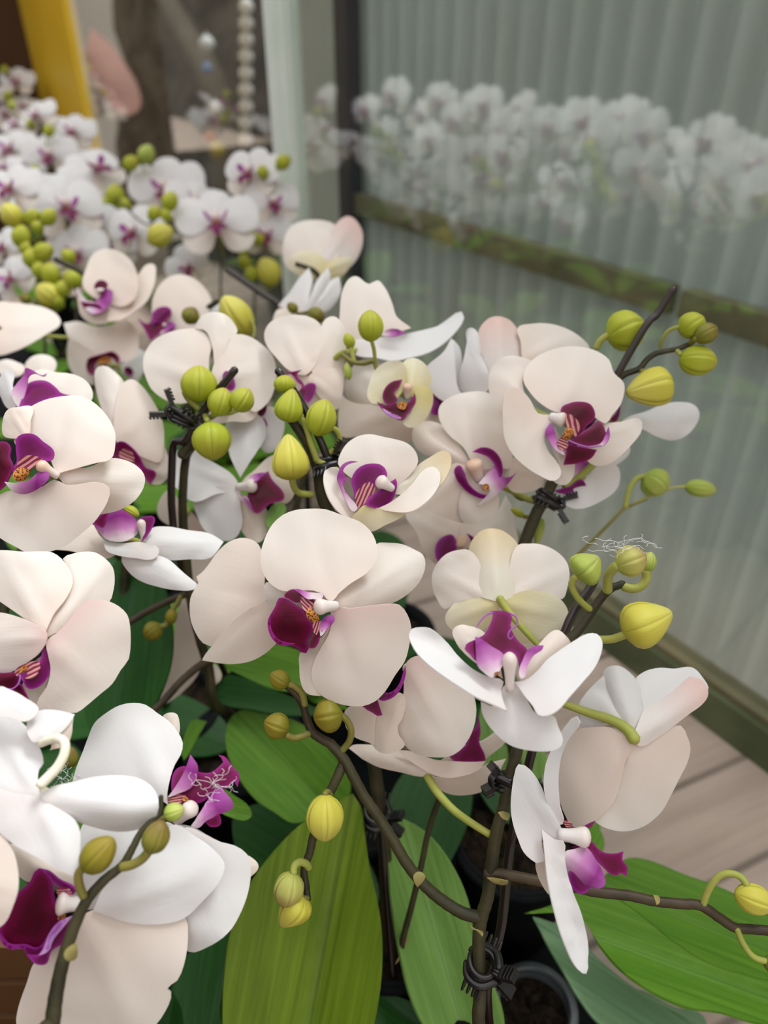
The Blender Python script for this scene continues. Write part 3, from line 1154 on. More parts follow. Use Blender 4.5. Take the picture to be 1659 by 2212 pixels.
# dark shelf behind the yellow post, far left
td = t_at(34, 60, GQ - .03)[0]
m = simple_mat('dark_brown_wood', (.075, .035, .018))
sh = thing('shelf_unit', 'dark brown shelf unit at the far left behind the yellow post', 'shelf', W(td + .45, GQ - .2, 0))
for nm, a, b, q0, q1, z0, z1 in (('back_panel', td + .05, td + .85, GQ - .02, GQ, .0045, 1.5), ('side_panel', td + .02, td + .05, GQ - .35, GQ, .0045, 1.5)):
    slab(nm, a, b, q0, q1, z0, z1, m, sh)
m2 = simple_mat('mid_brown_wood', (.32, .17, .08))
for z_ in (.38, .57, .76):
    slab('shelf_board', td + .05, td + .85, GQ - .33, GQ - .02, z_ - .012, z_ + .012, m2, sh)
# shallow black pan added under the pots to darken boards and their reflection
tra = thing('shade_tray', 'shallow black plastic pan added to darken the boards under the orchid pots', 'shade_tray', W(.3, .1, 0))
slab('shade_tray_bottom', -.12, 4.2, -1.09, .285, 0, .004, M['pot'], tra)
for a_, b_, c_, d_ in ((-.12, 4.2, .281, .285), (-.12, 4.2, -1.09, -1.086), (-.12, -.116, -1.09, .285), (4.196, 4.2, -1.09, .285)):
    slab('shade_tray_side', a_, b_, c_, d_, .004, .018, M['pot'], tra)
# low wooden crate at the near left
m3 = simple_mat('crate_wood', (.16, .075, .028))
cx, cy = -.265, .08
cr = thing('crate', 'low brown slatted wooden crate at the bottom left under the blossoms', 'crate', (cx, cy, 0))
for k, z_ in enumerate((.022, .070, .118)):
    for (dx, dy, hx, hy) in ((.10, 0, .006, .16), (-.10, 0, .006, .16), (0, .155, .10, .006), (0, -.155, .10, .006)):
        mb = MB()
        mb.box((cx + dx, cy + dy, z_), (hx, 0, 0), (0, hy, 0), (0, 0, .019))
        link('slat', mb.mesh('slat', False), cr, (cx + dx, cy + dy, z_), [m3])
for dx in (-.09, .09):
    for dy in (-.145, .145):
        mb = MB()
        mb.box((cx + dx, cy + dy, .070), (.008, 0, 0), (0, .008, 0), (0, 0, .070))
        link('corner_post', mb.mesh('corner_post', False), cr, (cx + dx, cy + dy, 0), [m3])
mb = MB()
mb.box((cx, cy, .004), (.094, 0, 0), (0, .149, 0), (0, 0, .004))
link('bottom_board', mb.mesh('bottom_board', False), cr, (cx, cy, 0), [m3])
# ------------------------------------------------------------------ plant 1: the nearest spike, right of centre
P1 = Plant('orchid plant at front centre with a long buds-only side shoot and broad leaves', (.055, .15, .105))
P1.spike('8', '1385,1450 1390,1290 1385,1010 1400,900 1430,800 1445,680 1460,560 1480,450 1510,350 1530,250 1560,130 1590,10', (.352, .352), (34, 30), 'stem', True)
P1.spike('P', '1119,1604 1140,1540 1185,1460 1228,1390', (.352, .36), (12.5, 12), 'stem')
P1.spike('X', '255,1250 330,1170 420,1040 500,930 560,880 600,865 640,850', (.36, .36), (36, 26), 'stem')
P1.spike('9', '130,1225 200,1227 330,1250 430,1270 600,1298 720,1325 900,1345 1040,1375 1180,1390 1290,1400 1400,1470 1480,1520 1560,1528 1680,1538', (.352, .335), (30, 26), 'stemb', name='side_shoot')
P1.spike('8', '1400,905 1310,885 1230,840 1150,780 1080,710 1010,620 940,500 870,390 800,290 740,180 690,90 620,10', (.352, .36), (32, 26), 'stem', name='side_shoot')
P1.spike('5', '890,1487 830,1455 785,1418 758,1350 735,1270 700,1210 655,1168 625,1150', (.36, .358), (28, 17), 'stemb', name='side_shoot')
P1.spike('8', '690,120 640,230 600,310 540,480 520,570 490,660 500,740 510,815', (.36, .352), (26, 17), 'stem', name='side_shoot')
P1.bract('8', '1375,975 1350,960 1340,945 1370,965 1405,990 1400,1000', .345)
P1.bract('8', '1050,690 1075,670 1110,690 1095,720 1070,745 1055,720', .343)
P1.bract('8', '1425,700 1460,700 1535,715 1530,728 1470,725', .345)
P1.bract('8', '1480,365 1510,365 1540,385 1530,410 1505,395', .345)
P1.bract('9', '1030,1340 1060,1350 1062,1385 1050,1395 1040,1365', .335)
# buds
P1.bud('9', (1480, 1330), (1690, 1400), 78, .33, 'budy', '1545,1290 1510,1245 1450,1225 1395,1240 1350,1290 1320,1350 1305,1400', .34, 19, 'ped')
P1.bud('9', (1640, 1700), (1720, 1735), 45, .333, 'budb', '1650,1703 1600,1690 1560,1660 1520,1600 1492,1530', .336, 17, 'ped')
P1.bud('5', (655, 1150), (545, 1085), 55, .356, 'budo', '655,1145 690,1160 730,1200 745,1265', .358, 20, 'pedo')
P1.bud('5', (655, 1410), (510, 1360), 76, .353, 'budo', '640,1440 690,1455 770,1430', .358, 20, 'pedo')
P1.bud('5', (965, 1310), (795, 1340), 98, .352, 'budo', '945,1320 985,1350 1012,1410 1000,1480 945,1545', .36, 20, 'pedo')
P1.bud('8', (597, 275), (596, 515), 96, .345, 'budy', '597,275 610,262 625,280', .352, 16, 'pedo')
P1.bud('8', (435, 675), (385, 850), 78, .346, 'budr', '436,680 440,645 465,622 500,630 515,650', .352, 20, 'ped')
P1.bud('8', (490, 800), (370, 950), 84, .349, 'budy', '490,810 508,805', .352, 16, 'pedo', egg=True)
P1.bud('X', (310, 800), (470, 660), 125, .345, 'budg', '305,800 275,850 300,920 345,980 405,1030', .358, 24, 'ped', egg=True)
P1.bud('X', (585, 730), (800, 650), 112, .343, 'budr', '600,720 555,760 530,810 530,900', .357, 36, 'ped')
P1.bud('X', (800, 770), (835, 625), 55, .357, 'budg', '800,760 800,820 760,870 700,885 640,870', .36, 32, 'ped')
P1.bud('X', (640, 1190), (985, 1050), 165, .34, 'budy', '730,1190 640,1215 560,1240 470,1243 380,1235', .357, 30, 'ped', egg=True, groove=.06)

# F1: the large cream blossom at the centre
f = P1.flower('5', (900, 690), .342, ((935, 690), (805, 700), 47, 7), 'col', None)
f.petal('895,672 850,625 800,606 710,605 625,608 545,560 500,480 492,400 515,310 560,225 620,170 690,142 780,133 870,136 950,165 1000,182 1060,205 1120,255 1155,320 1165,400 1145,460 1090,515 1010,565 940,625', (-.12, .22), -1.5, (800, 134), b=-.12, c=-.02)
f.sepal('920,690 940,620 1010,560 1090,510 1150,450 1160,390 1155,345 1230,334 1310,342 1385,375 1425,400 1438,450 1415,530 1360,600 1270,662 1180,690 1060,708 960,712', (.25, .25), 1.5, (1420, 400), b=-.2, a=-.12)
f.petal('900,700 1000,705 1130,690 1230,680 1290,685 1335,740 1357,810 1345,920 1320,1010 1265,1090 1210,1180 1150,1240 1080,1267 1000,1265 920,1245 850,1210 800,1150 785,1080 800,1010 840,930 880,860 900,780', (.05, -.12), -1, (1060, 1265), b=-.12, c=-.02, m='petalr')
f.sepal('905,740 860,850 780,930 725,965 720,1050 725,1130 755,1190 800,1207 860,1200 900,1000 930,850', (-.1, 0), 3, (760, 1200), m='petalp')
f.sepal('900,690 850,600 700,590 560,560 522,560 520,640 560,700 650,730 780,730', (-.2, .1), 4, (525, 600))
f.lip([('dark', '800,690 740,675 690,670 655,655 628,640 640,615 680,598 720,607 770,645 805,665 820,690', (-.2, .1), 1, -.1),
       ('lil', '800,655 760,655 715,622 680,600 700,598 770,615 856,620 848,645 830,665', (0, .5), -1, .1),
       ('str', '820,740 780,760 740,720 722,680 722,640 770,660 805,690 800,720', (-.1, .1), -.5),
       ('dark', '790,790 770,770 740,720 700,690 655,660 630,648 600,650 582,690 560,730 538,770 535,810 545,850 565,885 600,912 650,915 700,930 730,957 755,962 768,940 765,890 790,850', (-.35, -.05), -1.5, -.18),
       ('mag', '560,730 545,750 535,790 540,840 565,885 600,915 650,918 690,910 650,905 600,890 570,860 552,820 550,780', (-.3, -.2), -2.6, .1),
       ('str', '838,780 800,780 790,800 800,850 815,860 830,820', (0, .1), -1.8),
       ('dark', '830,800 800,850 775,890 765,935 800,937 825,905 835,870 850,830', (.1, 0), -1.6),
       ('lil', '835,870 828,830 835,790 860,755 890,743 919,765 900,800 868,835', (.3, .2), -3, .15),
       ('spot', '830,745 810,700 780,690 758,702 745,730 752,760 775,785 805,795 840,785', (0, 0), -3.2, -.3)], -4)

# F2: the blossom turned away at its left
f = P1.flower('5', (525, 665), .372, None, 'col', ('5', '520,655 560,668 600,700 640,760', .374, .374, 14, 10), 'pedw')
f.petal('530,655 515,600 515,500 500,400 480,340 430,308 370,303 310,325 270,355 230,400 190,460 150,505 122,525 135,560 110,600 88,650 84,710 92,780 120,850 160,905 205,925 240,890 330,790 430,710', (-.2, .12), 0, (150, 560), b=-.1, c=-.02, m='petalp')
f.petal('530,665 470,690 400,730 320,800 250,870 205,930 160,990 155,1005 250,1020 340,1025 430,1010 500,975 560,925 590,890 610,800 600,720', (-.15, 0), -2, (165, 1000), b=-.14, c=-.02, m='petalp')

# F3: the bright blossom facing up
f = P1.flower('6', (640, 955), .300, ((642, 1005), (640, 790), 40, 5), 'col', None)
f.petal('605,955 520,930 440,890 370,830 300,740 250,690 200,655 150,650 100,662 85,690 95,740 130,800 200,870 280,930 370,990 450,1040 540,1080 622,1118 600,1060 590,1000', (.1, .62), 0, (85, 685), b=.15, m='petalb', c=-.01)
f.petal('660,955 720,948 790,900 850,830 930,770 1000,725 1070,690 1120,692 1147,730 1140,800 1110,870 1040,960 970,1040 910,1110 850,1143 800,1140 770,1090 720,1030 690,985', (-.1, .55), 0, (1130, 700), b=.1, m='petalb', c=-.01)
f.sepal('645,955 600,985 585,1050 560,1085 483,1060 490,1120 520,1180 570,1240 640,1295 700,1318 800,1332 890,1325 925,1300 932,1270 905,1200 880,1140 800,1135 720,1030 690,980', (.0, .45), 4, (890, 1325), m='petalb', b=-.12, c=-.05)
f.sepal('700,945 720,880 770,800 830,720 900,670 940,690 970,745 930,785 850,850 790,910', (-.1, .3), 6, (930, 680), m='petalp')
f.sepal('600,935 520,880 460,850 400,800 345,730 328,665 360,642 420,650 490,680 560,800', (.1, .3), 6, (330, 650), m='petalp')
f.lip([('mag', '690,915 690,860 670,800 640,790 600,800 540,830 460,840 420,800 392,770 400,745 450,720 500,690 530,640 545,600 548,578 535,565 600,562 640,575 655,600 645,640 660,690 700,740 730,765 745,790 715,860', (0, .35), 0, .1),
       ('lil', '550,928 500,900 465,860 458,800 450,705 480,715 540,760 600,800 612,830 590,880', (-.2, .35), -5, -.15),
       ('lil', '700,935 690,900 710,840 740,780 780,755 824,752 815,775 770,810 740,860 715,930', (.3, .3), -5, -.1),
       ('spot', '550,925 555,900 585,890 580,915', (0, .2), -5.5),
       ('rim', '545,570 515,582 485,610 465,640 460,655', 6.5, 1), ('rim', '640,573 672,590 684,620 672,648 640,672 632,700 645,716 660,700', 6.5, 1)], -2)

# F4: the yellow-backed blossom seen from behind
f = P1.flower('6', (590, 510), .378, None, 'col', ('6', '585,490 620,545 665,600 725,670 800,748 860,800', .374, .366, 22, 15), 'ped')
f.petal('560,510 480,490 400,500 340,520 285,550 245,500 218,430 216,360 240,300 290,250 350,228 420,228 500,350', (-.2, .15), 1, (225, 330), b=-.1)
f.petal('590,510 640,490 690,460 760,450 860,470 925,495 955,430 967,350 950,290 890,230 800,195 740,193 685,200 630,350', (.2, .15), 1, (960, 330), b=-.1)
f.sepal('575,510 540,502 480,480 430,400 412,320 415,240 440,170 490,120 530,110 580,115 640,150 690,210 717,300 710,380 680,450 630,497', (0, .35), -2, (540, 110), m='petalys', b=-.25, a=-.15, c=.03)
f.sepal('580,515 540,500 480,485 400,495 340,520 300,560 285,590 300,640 340,670 430,672 500,655 550,600', (-.15, .05), -1, (295, 620), m='petaly', b=-.15)
f.sepal('590,515 640,490 700,455 770,448 860,465 920,500 955,550 962,590 940,640 880,690 800,718 720,738 670,700 620,600', (.15, .05), -1, (950, 590), m='petaly', b=-.15)

# F5: the pale pink blossom below the centre one
f = P1.flower('P', (882, 1445), .366, None, 'col', None)
f.petal('880,1428 920,1415 970,1440 1010,1480 1026,1520 1022,1570 1007,1602 979,1629 928,1633 895,1624 866,1596 858,1575 868,1545 872,1490', (.12, -.05), -1, (985, 1625), m='petalr', b=-.12)
f.petal('1310,1200 1230,1210 1170,1235 1130,1330 1122,1400 1135,1480 1160,1520 1210,1543 1260,1535 1320,1490 1290,1440 1280,1390 1310,1330', (-.05, -.05), 1, (1200, 1540), view='5', m='petalp')
f.sepal('1170,1235 1080,1240 1010,1270 980,1300 975,1340 990,1400 1040,1450 1120,1480 1150,1495 1150,1400 1160,1330', (-.2, 0), 3, (1000, 1400), view='5', m='petalp')
f.lip([('pur', '1325,1035 1330,1080 1310,1150 1280,1200 1230,1235 1190,1240 1165,1220 1195,1185 1220,1195 1262,1185 1298,1140 1315,1080', (.1, .1), -2),
       ('mag', '1160,1215 1110,1245 1068,1265 1100,1290 1135,1310 1165,1327 1194,1322 1180,1280', (0, 0), -3)], -4, '5')

# F6: the dish-shaped blossom below it, seen from underneath
f = P1.flower('8', (1135, 172), .388, None, 'col', ('8', '1120,180 1170,262 1250,350 1330,410 1440,480', .388, .356, 22, 17), 'ped')
f.sepal('1140,172 1050,92 940,40 830,25 740,24 720,40 790,90 870,130 1000,160 1090,180', (-.1, .1), -1, (722, 38), m='petalp')
f.petal('1130,165 1040,110 965,45 1060,60 1150,95 1250,105 1370,108 1418,104 1380,150 1300,180 1200,190', (0, .3), -3, (970, 46), m='petalp', b=0)
f.sepal('1110,172 1200,188 1300,178 1390,140 1430,118 1522,92 1500,130 1470,200 1410,250 1330,272 1240,270 1170,235', (.1, -.2), 1, (1500, 120), m='petalp')
f.petal('1180,110 1240,60 1320,20 1400,0 1490,-60 1540,-80 1520,0 1440,70 1380,115 1280,125', (.1, .3), 6, (1530, -70), m='petalp')
f.lip([('mag', '345,1395 310,1365 360,1335 405,1285 396,1205 430,1222 455,1195 468,1140 478,1230 470,1280 502,1362 500,1386 430,1392', (0, .2), 0, -.2)], -1, '6')

# F7: the blossom at the right seen from behind
f = P1.flower('9', (925, 480), .357, None, 'col', ('9', '935,500 890,440 800,388 680,350 545,302 480,285', .352, .372, 34, 17), 'ped')
f.petal('920,460 880,400 850,360 800,270 765,150 772,118 800,100 840,98 890,125 940,180 970,260 972,330 955,430', (-.1, .25), 1, (835, 98), m='petalb')
f.sepal('900,445 860,370 800,270 765,150 720,190 660,260 632,310 640,370 650,430 720,425 800,405', (-.25, .2), 3, (700, 230), m='petalb')
f.petal('945,460 975,330 967,270 935,180 980,135 1060,112 1150,115 1240,106 1300,160 1327,230 1200,260 1080,330', (.15, .3), 2, (1280, 140), m='petalb')
f.sepal('930,490 955,400 1000,310 1080,230 1150,175 1220,160 1300,180 1327,225 1326,262 1290,310 1220,360 1130,430 1060,480 990,525 950,530', (.2, .2), -2, (1326, 240), m='petalt', b=-.2)
f.petal('925,485 870,470 800,430 720,430 640,440 580,490 545,560 525,650 520,740 530,830 560,910 600,970 640,973 700,950 760,900 820,830 850,740 880,620', (-.2, .02), -1.5, (600, 968), m='petalp', b=-.14, c=.02)
f.petal('930,495 990,525 1060,480 1130,430 1180,420 1215,480 1232,540 1215,620 1180,690 1130,790 1080,880 1030,930 980,965 900,990 850,993 760,970 715,940 780,880 830,800 860,690 900,580', (.1, -.05), .5, (900, 990), m='petal', b=-.14, c=.02)

# F8: the blossom in profile at the right
f = P1.flower('9', (540, 1020), .328, ((515, 1012), (698, 1032), 55, 2), 'col', None)
f.petal('545,955 530,860 520,740 525,650 545,560 580,490 640,400 622,370 570,410 520,480 480,560 450,640 440,740 450,810 480,880 520,960', (-.5, .05), 0, (628, 374), b=0, m='petalb')
f.sepal('540,1020 510,930 470,860 430,760 390,690 340,640 305,633 285,680 270,760 262,850 270,940 300,1040 330,1110 370,1150 400,1170 440,1160 430,1080 430,1000 480,1040', (-.45, .2), -1, (300, 640), b=.1, m='petalb')
f.sepal('540,1030 430,1060 400,1165 410,1230 430,1280 467,1335 470,1250 500,1150', (-.3, -.1), 5, (465, 1330), m='petalp')
f.petal('500,1040 545,1045 555,1150 570,1230 600,1330 640,1430 660,1500 680,1600 678,1700 665,1765 645,1765 600,1720 565,1650 530,1560 500,1460 470,1340 450,1220 440,1100 425,985 460,1015', (-.35, .4), -2, (660, 1768), b=.06, m='petalb')
f.lip([('lil', '555,1108 600,1095 660,1086 710,1140 760,1230 770,1280 742,1304 700,1290 660,1290 610,1270 575,1240', (.1, .2), -5, -.25),
       ('pur', '590,1200 650,1215 700,1250 688,1300 650,1334 612,1320 588,1285 577,1235', (0, 0), -4, -.2),
       ('mag', '600,1095 590,1080 650,1065 690,1050 720,1080 760,1110 820,1117 868,1108 862,1150 892,1190 885,1240 850,1222 835,1232 800,1225 770,1200 740,1170 700,1120 650,1090', (.2, .1), 1, -.15),
       ('mag', '640,975 690,950 718,938 700,972 670,982', (.1, .1), 4), ('str', '555,965 545,930 590,950 600,972', (0, 0), 3)], -1)

# the leaves at its foot
P1.leaf('8', '420,1900 100,1800 70,1450 78,1200 110,980 200,750 330,570 470,430 600,350 690,290 740,272 780,330 800,460 825,640 862,800 886,950 892,1100 880,1280 850,1450 760,1800', .405, (-.12, .30), (440, 1900), (740, 272), 'leafo', -.02, .17, 26)
P1.leaf('8', '1340,1750 1090,1450 1020,1290 985,1150 940,900 920,700 925,430 1000,400 1060,430 1150,500 1240,620 1310,760 1350,900 1360,1050 1500,1350 1512,1500', .43, (.1, .35), (1380, 1750), (985, 400), 'leafl', -.02, .10, 24)
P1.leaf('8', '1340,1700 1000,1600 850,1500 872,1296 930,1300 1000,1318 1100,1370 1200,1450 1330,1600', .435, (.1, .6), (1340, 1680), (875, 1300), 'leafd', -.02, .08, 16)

# ------------------------------------------------------------------ plant 2: the upper right spike
P2 = Plant('orchid plant at right with the open magenta-lipped blossom under a dark slanting stake', (.098, .318, .105))
P2.spike('P', '1085,1480 1108,1260 1150,1130 1180,1070 1215,1000 1270,905 1330,822', (.445, .425), (15, 10), 'stem', True)
P2.spike('3', '940,490 985,455 1050,430 1090,385 1130,358 1185,345 1235,335 1290,312', (.425, .42), (16, 11), 'stem', name='side_shoot')
P2.spike('3', '740,1330 840,1232 920,1150 960,1108 990,1085 1085,1045', (.50, .50), (9, 7), 'pedo', False, 'side_shoot')
P2.spike('3', '985,1088 1090,1035 1190,995 1275,985', (.50, .50), (6, 6), 'ped', False, 'side_shoot')
P2.bud('3', (900, 285), (1075, 215), 97, .425, 'bud', '905,270 870,295 850,330', .43, 16, 'ped')
P2.bud('3', (1245, 262), (1355, 188), 64, .418, 'bud', '1240,230 1190,250 1160,290 1150,330', .43, 9, 'ped')
P2.bud('3', (1315, 290), (1420, 235), 50, .412, 'budb', '1320,285 1290,312', .42, 14, 'pedo')
P2.bud('3', (1240, 385), (1418, 400), 72, .418, 'bud', '1245,360 1230,345', .42, 12, 'ped')
P2.bud('3', (1205, 500), (985, 545), 95, .418, 'budy', '1205,485 1120,472 1060,440', .42, 14, 'pedo', egg=True)
P2.bud('3', (1075, 930), (1180, 1010), 72, .50, 'budg', '1090,935 1040,948 1005,1000 985,1085', .50, 13, 'ped')
P2.bud('3', (1265, 985), (1415, 1005), 42, .50, 'budg', None)
P2.bud('3', (585, 1130), (565, 1270), 26, .455, 'budg', None, egg=True)
P2.bud('3', (520, 1050), (450, 1010), 20, .455, 'budb', '520,1050 560,1060', .45, 10, 'pedo')
P2.bud('3', (510, 1130), (445, 1090), 18, .455, 'bud', '510,1130 550,1130', .45, 10, 'pedo')
# G3: the blossom behind it
f = P2.flower('3', (400, 520), .452, None)
f.petal('500,390 490,300 475,240 540,220 640,222 720,250 780,290 812,330 800,450 700,500 560,480', (.15, .15), 2, (760, 270), b=-.1)
f.sepal('400,520 340,470 310,400 285,300 300,240 340,195 385,185 440,205 480,260 500,330 512,400 480,480', (0, .15), -1, (385, 185), m='petalt', b=-.12)
f.petal('345,520 330,430 290,340 250,240 225,380 205,460 208,530 270,560', (-.3, .1), -2, (252, 242), m='petalb')
f.petal('280,400 300,350 285,260 262,238 243,245 250,330', (0, .2), 3, (262, 238), m='petalb')
f.petal('230,560 200,530 185,440 172,300 165,288 130,350 60,410 45,430 60,520 150,590', (-.2, .2), 0, (166, 290), m='petalb')
# G2: the petal reaching out at the right
f = P2.flower('3', (940, 690), .442, None)
f.petal('940,700 1000,660 1080,635 1150,605 1230,590 1310,605 1332,640 1312,700 1270,745 1200,766 1120,745 1060,715 1000,720', (.2, .35), 0, (1328, 640), m='petalb')
f.lip([('mag', '915,670 940,640 960,600 955,660 935,682 920,680', (.1, 0), -1)], 0)
# G4: the one under it
f = P2.flower('3', (800, 950), .437, None, 'col', ('3', '700,985 760,945 830,885', .436, .436, 20, 17), 'ped')
f.petal('840,900 900,868 950,900 957,950 940,1000 860,1060 780,1090 720,1085 680,1040 740,1000 790,960', (.2, .3), 2, (800, 1085), m='petalb')
f.petal('880,890 960,840 1000,795 1006,820 970,860 930,885', (.1, .4), 4, (1004, 800), m='petalb')
f.lip([('lil', '735,960 740,880 800,855 835,868 800,905', (0, .2), 0), ('pur', '650,1005 720,985 780,953 797,990 750,1010 670,1018', (0, .2), -1)], -2)
# G5: left neighbour, pink at the heart
f = P2.flower('3', (290, 920), .428, ((300, 960), (262, 860), 42, 5), 'colp')
f.petal('290,900 220,800 150,740 105,660 108,610 150,570 230,545 330,545 380,580 410,650 420,740 450,840 440,900 390,900', (0, .15), -1, (170, 560), b=-.1, m='petal')
f.sepal('260,890 200,790 120,700 60,680 0,690 -20,740 0,800 60,840 130,830 165,880 200,910', (-.2, .1), 2, (-15, 720), m='petalp')
f.sepal('440,890 440,1000 520,1012 600,982 640,960 590,920 520,880 460,850', (.2, .1), 2, (620, 970), m='petalp')
f.sepal('250,900 170,880 130,960 60,1040 20,1075 80,1110 160,1140 230,1155 300,1100 300,1000', (-.1, 0), 0, (30, 1080), m='petalp')
f.petal('290,930 250,960 200,1060 230,1155 320,1137 380,1090 387,1040 375,1000 400,960 420,890 350,880', (.1, -.05), -1, (290, 1150), m='petalr')
f.lip([('pur', '390,945 375,895 340,850 300,832 262,822 300,803 350,810 390,850 405,900 402,935', (.1, .1), -4, -.1),
       ('pur', '345,1030 290,1012 245,970 225,920 200,887 178,905 185,940 220,990 270,1027 320,1042', (-.1, .1), -4, -.1),
       ('lil', '330,985 290,975 330,930 355,905 375,884 395,900 398,935 440,940 470,920 432,970 400,1000 350,1042 285,1077 322,1040 345,1000', (.1, .1), -5, -.2),
       ('spot', '310,975 340,970 345,1000 325,1010 308,995', (0, 0), -6)], -3)
# G6: the one half hidden below
f = P2.flower('3', (215, 1260), .462, ((230, 1270), (205, 1235), 34, 4), 'colp')
f.petal('200,1260 100,1350 40,1300 0,1200 -50,1110 20,1080 100,1110 180,1140 240,1160', (-.1, .1), 0, (-40, 1120), m='petalp')
f.petal('220,1250 210,1160 320,1137 385,1090 420,1030 447,1080 465,1180 472,1260 400,1310 300,1300', (.15, .1), 0, (455, 1120), m='petal')
f.petal('200,1270 280,1300 400,1290 420,1400 300,1460 150,1430 90,1340', (0, 0), 3, (250, 1450), m='petalp')
f.lip([('pur', '185,1240 170,1215 140,1218 100,1250 88,1300 108,1347 150,1332 185,1290', (-.1, .1), -3, -.2), ('pur', '235,1207 255,1215 275,1238 262,1252', (.1, .1), -2)], -2)
# G1: the open blossom in front of them all
f = P2.flower('3', (670, 660), .403, ((630, 655), (700, 675), 36, 4), 'col')
f.petal('560,640 520,580 500,480 520,430 560,400 500,378 440,370 390,385 355,430 342,490 350,560 380,620 410,660 480,680', (-.25, .15), 3, (360, 420), m='petal')
f.petal('675,640 590,600 525,530 502,480 515,430 560,380 630,345 700,328 780,330 850,350 905,390 928,450 975,500 977,540 960,600 920,650 890,690 840,660 760,630', (.05, .2), 0, (800, 330), b=-.1, m='petal')
f.petal('640,660 570,640 535,580 490,530 450,518 415,540 405,600 405,680 415,760 450,830 510,890 580,935 650,960 680,930 660,870 620,820 600,750', (.2, .1), -1, (470, 850), b=.12, m='petal')
f.sepal('650,700 640,800 670,880 650,962 700,977 730,950 742,900 735,850 700,800', (.1, 0), 1, (700, 976), m='petal')
f.sepal('740,760 800,860 835,884 900,880 960,840 1020,780 1060,720 1052,670 960,682 900,690 840,720', (.2, .1), 1, (1055, 690), m='petal')
f.lip([('dark', '710,680 680,622 720,595 770,587 820,600 840,640 835,670 800,700 770,740 745,720', (.1, .1), -4, -.15),
       ('str', '720,740 705,690 695,640 735,650 770,695 765,730 750,750', (0, .1), -5),
       ('dark', '710,775 760,745 820,705 857,678 880,700 888,770 845,790 800,795 740,785', (.1, .3), -5, -.1),
       ('dark', '712,785 760,795 850,812 825,850 760,875 693,882 705,830', (0, -.2), -5, -.1),
       ('lil', '845,798 875,775 890,740 905,705 913,740 905,770 880,795', (.3, .1), -4),
       ('rim', '720,770 770,790 820,800 870,792', 5, -7),
       ('lil', '700,838 660,820 630,785 608,725 632,683 648,715 665,775 690,815', (-.2, .1), -6, .1),
       ('str', '665,770 690,750 715,790 690,815 668,800', (0, 0), -5.5),
       ('spot', '680,745 712,705 742,712 745,735 720,762 692,772', (0, 0), -7, -.3)], -2)
# leaves
P2.leaf('9', '330,1440 470,1400 600,1325 750,1325 860,1378 1000,1480 1150,1600 1350,1720 1550,1780 1800,1860 1900,2100 1680,2062 1560,2040 1400,1990 1200,1960 1000,1865 850,1755 740,1625 670,1500 600,1450', .445, (.05, .72), (330, 1430), (1900, 2000), 'leaf', -.03, .07, 28)
P2.leaf('9', '700,1300 780,1230 860,1160 900,1140 1000,1150 1200,1228 1400,1300 1680,1440 1900,1600 1900,1900 1680,1850 1550,1790 1350,1730 1150,1610 1000,1490 860,1385', .49, (.05, .62), (700, 1270), (1900, 1750), 'leaf', -.03, .07, 26)
P2.leaf('9', '380,1460 520,1500 610,1520 690,1640 800,1755 950,1870 1100,1962 1250,2030 1400,2140 1100,2200 750,2060 620,1905 540,1765 450,1610', .475, (-.05, .68), (380, 1480), (1400, 2160), 'leafb', -.03, .07, 24)
P2.leaf('9', '760,1800 900,1840 1000,1870 1150,1950 1290,1985 1325,2050 1300,2150 1100,2100', .52, (.1, .7), None, (1330, 2100), 'leafb', 0, .05)
P2.leaf('9', '520,1180 640,1050 690,960 720,940 750,1000 770,1060 740,1150 660,1260', .47, (0, .4), (560, 1230), (712, 942), 'leaf')
P2.leaf('6', '500,1500 480,1330 470,1150 500,1080 540,1100 580,1250 660,1330 760,1300 840,1350 840,1450 700,1520', .50, (0, .4), (560, 1500), (500, 1085), 'leafl')

# ------------------------------------------------------------------ plant 3: the middle spike with four green buds
P3 = Plant('orchid plant behind centre whose spike tip carries lime-green buds against a stake', (.005, .262, .105))
P3.spike('P', '840,2060 832,1850 815,1700 795,1560 770,1330 735,1150 703,1100', (.47, .415), (15, 12.5), 'stem', True)
P3.spike('C', '720,1540 690,1480 668,1400 655,1300 620,1180 565,1085 500,990', (.415, .405), (38, 30), 'stem')
P3.spike('C', '650,1230 615,1130 595,1060 570,1000 540,965', (.402, .398), (20, 18), 'ped', name='bud_stem')
P3.spike('8', '985,1090 1000,1000 1040,850 1090,640 1130,450 1185,290', (.44, .42), (17, 15), 'stem', name='side_shoot')
P3.bract('8', '985,1030 1015,1005 1030,1030 1000,1090 955,1145 975,1100', .437)
P3.bud('C', (455, 830), (455, 718), 66, .40, 'bud', None)
P3.bud('C', (465, 1000), (505, 800), 86, .395, 'bud', None, egg=True)
P3.bud('C', (645, 1085), (705, 865), 92, .395, 'bud', '715,1030 760,1045 785,1090 770,1145 715,1195', .405, 17, 'ped')
P3.bud('C', (500, 1348), (475, 1070), 112, .392, 'budy', '500,1335 512,1385 545,1425 620,1432', .405, 21, 'ped', egg=True)
P3.bud('C', (972, 522), (965, 330), 78, .43, 'bud', '975,515 990,570 995,640', .44, 12, 'ped')
P3.spike('C', '1010,720 990,640 930,650 860,640 790,590', (.445, .45), (14, 14), 'pedo', name='side_shoot')
P3.bud('C', (860, 560), (820, 470), 34, .45, 'bud', '850,550 870,640', .45, 14, 'ped')
P3.bud('C', (840, 750), (825, 640), 24, .45, 'budg', None)
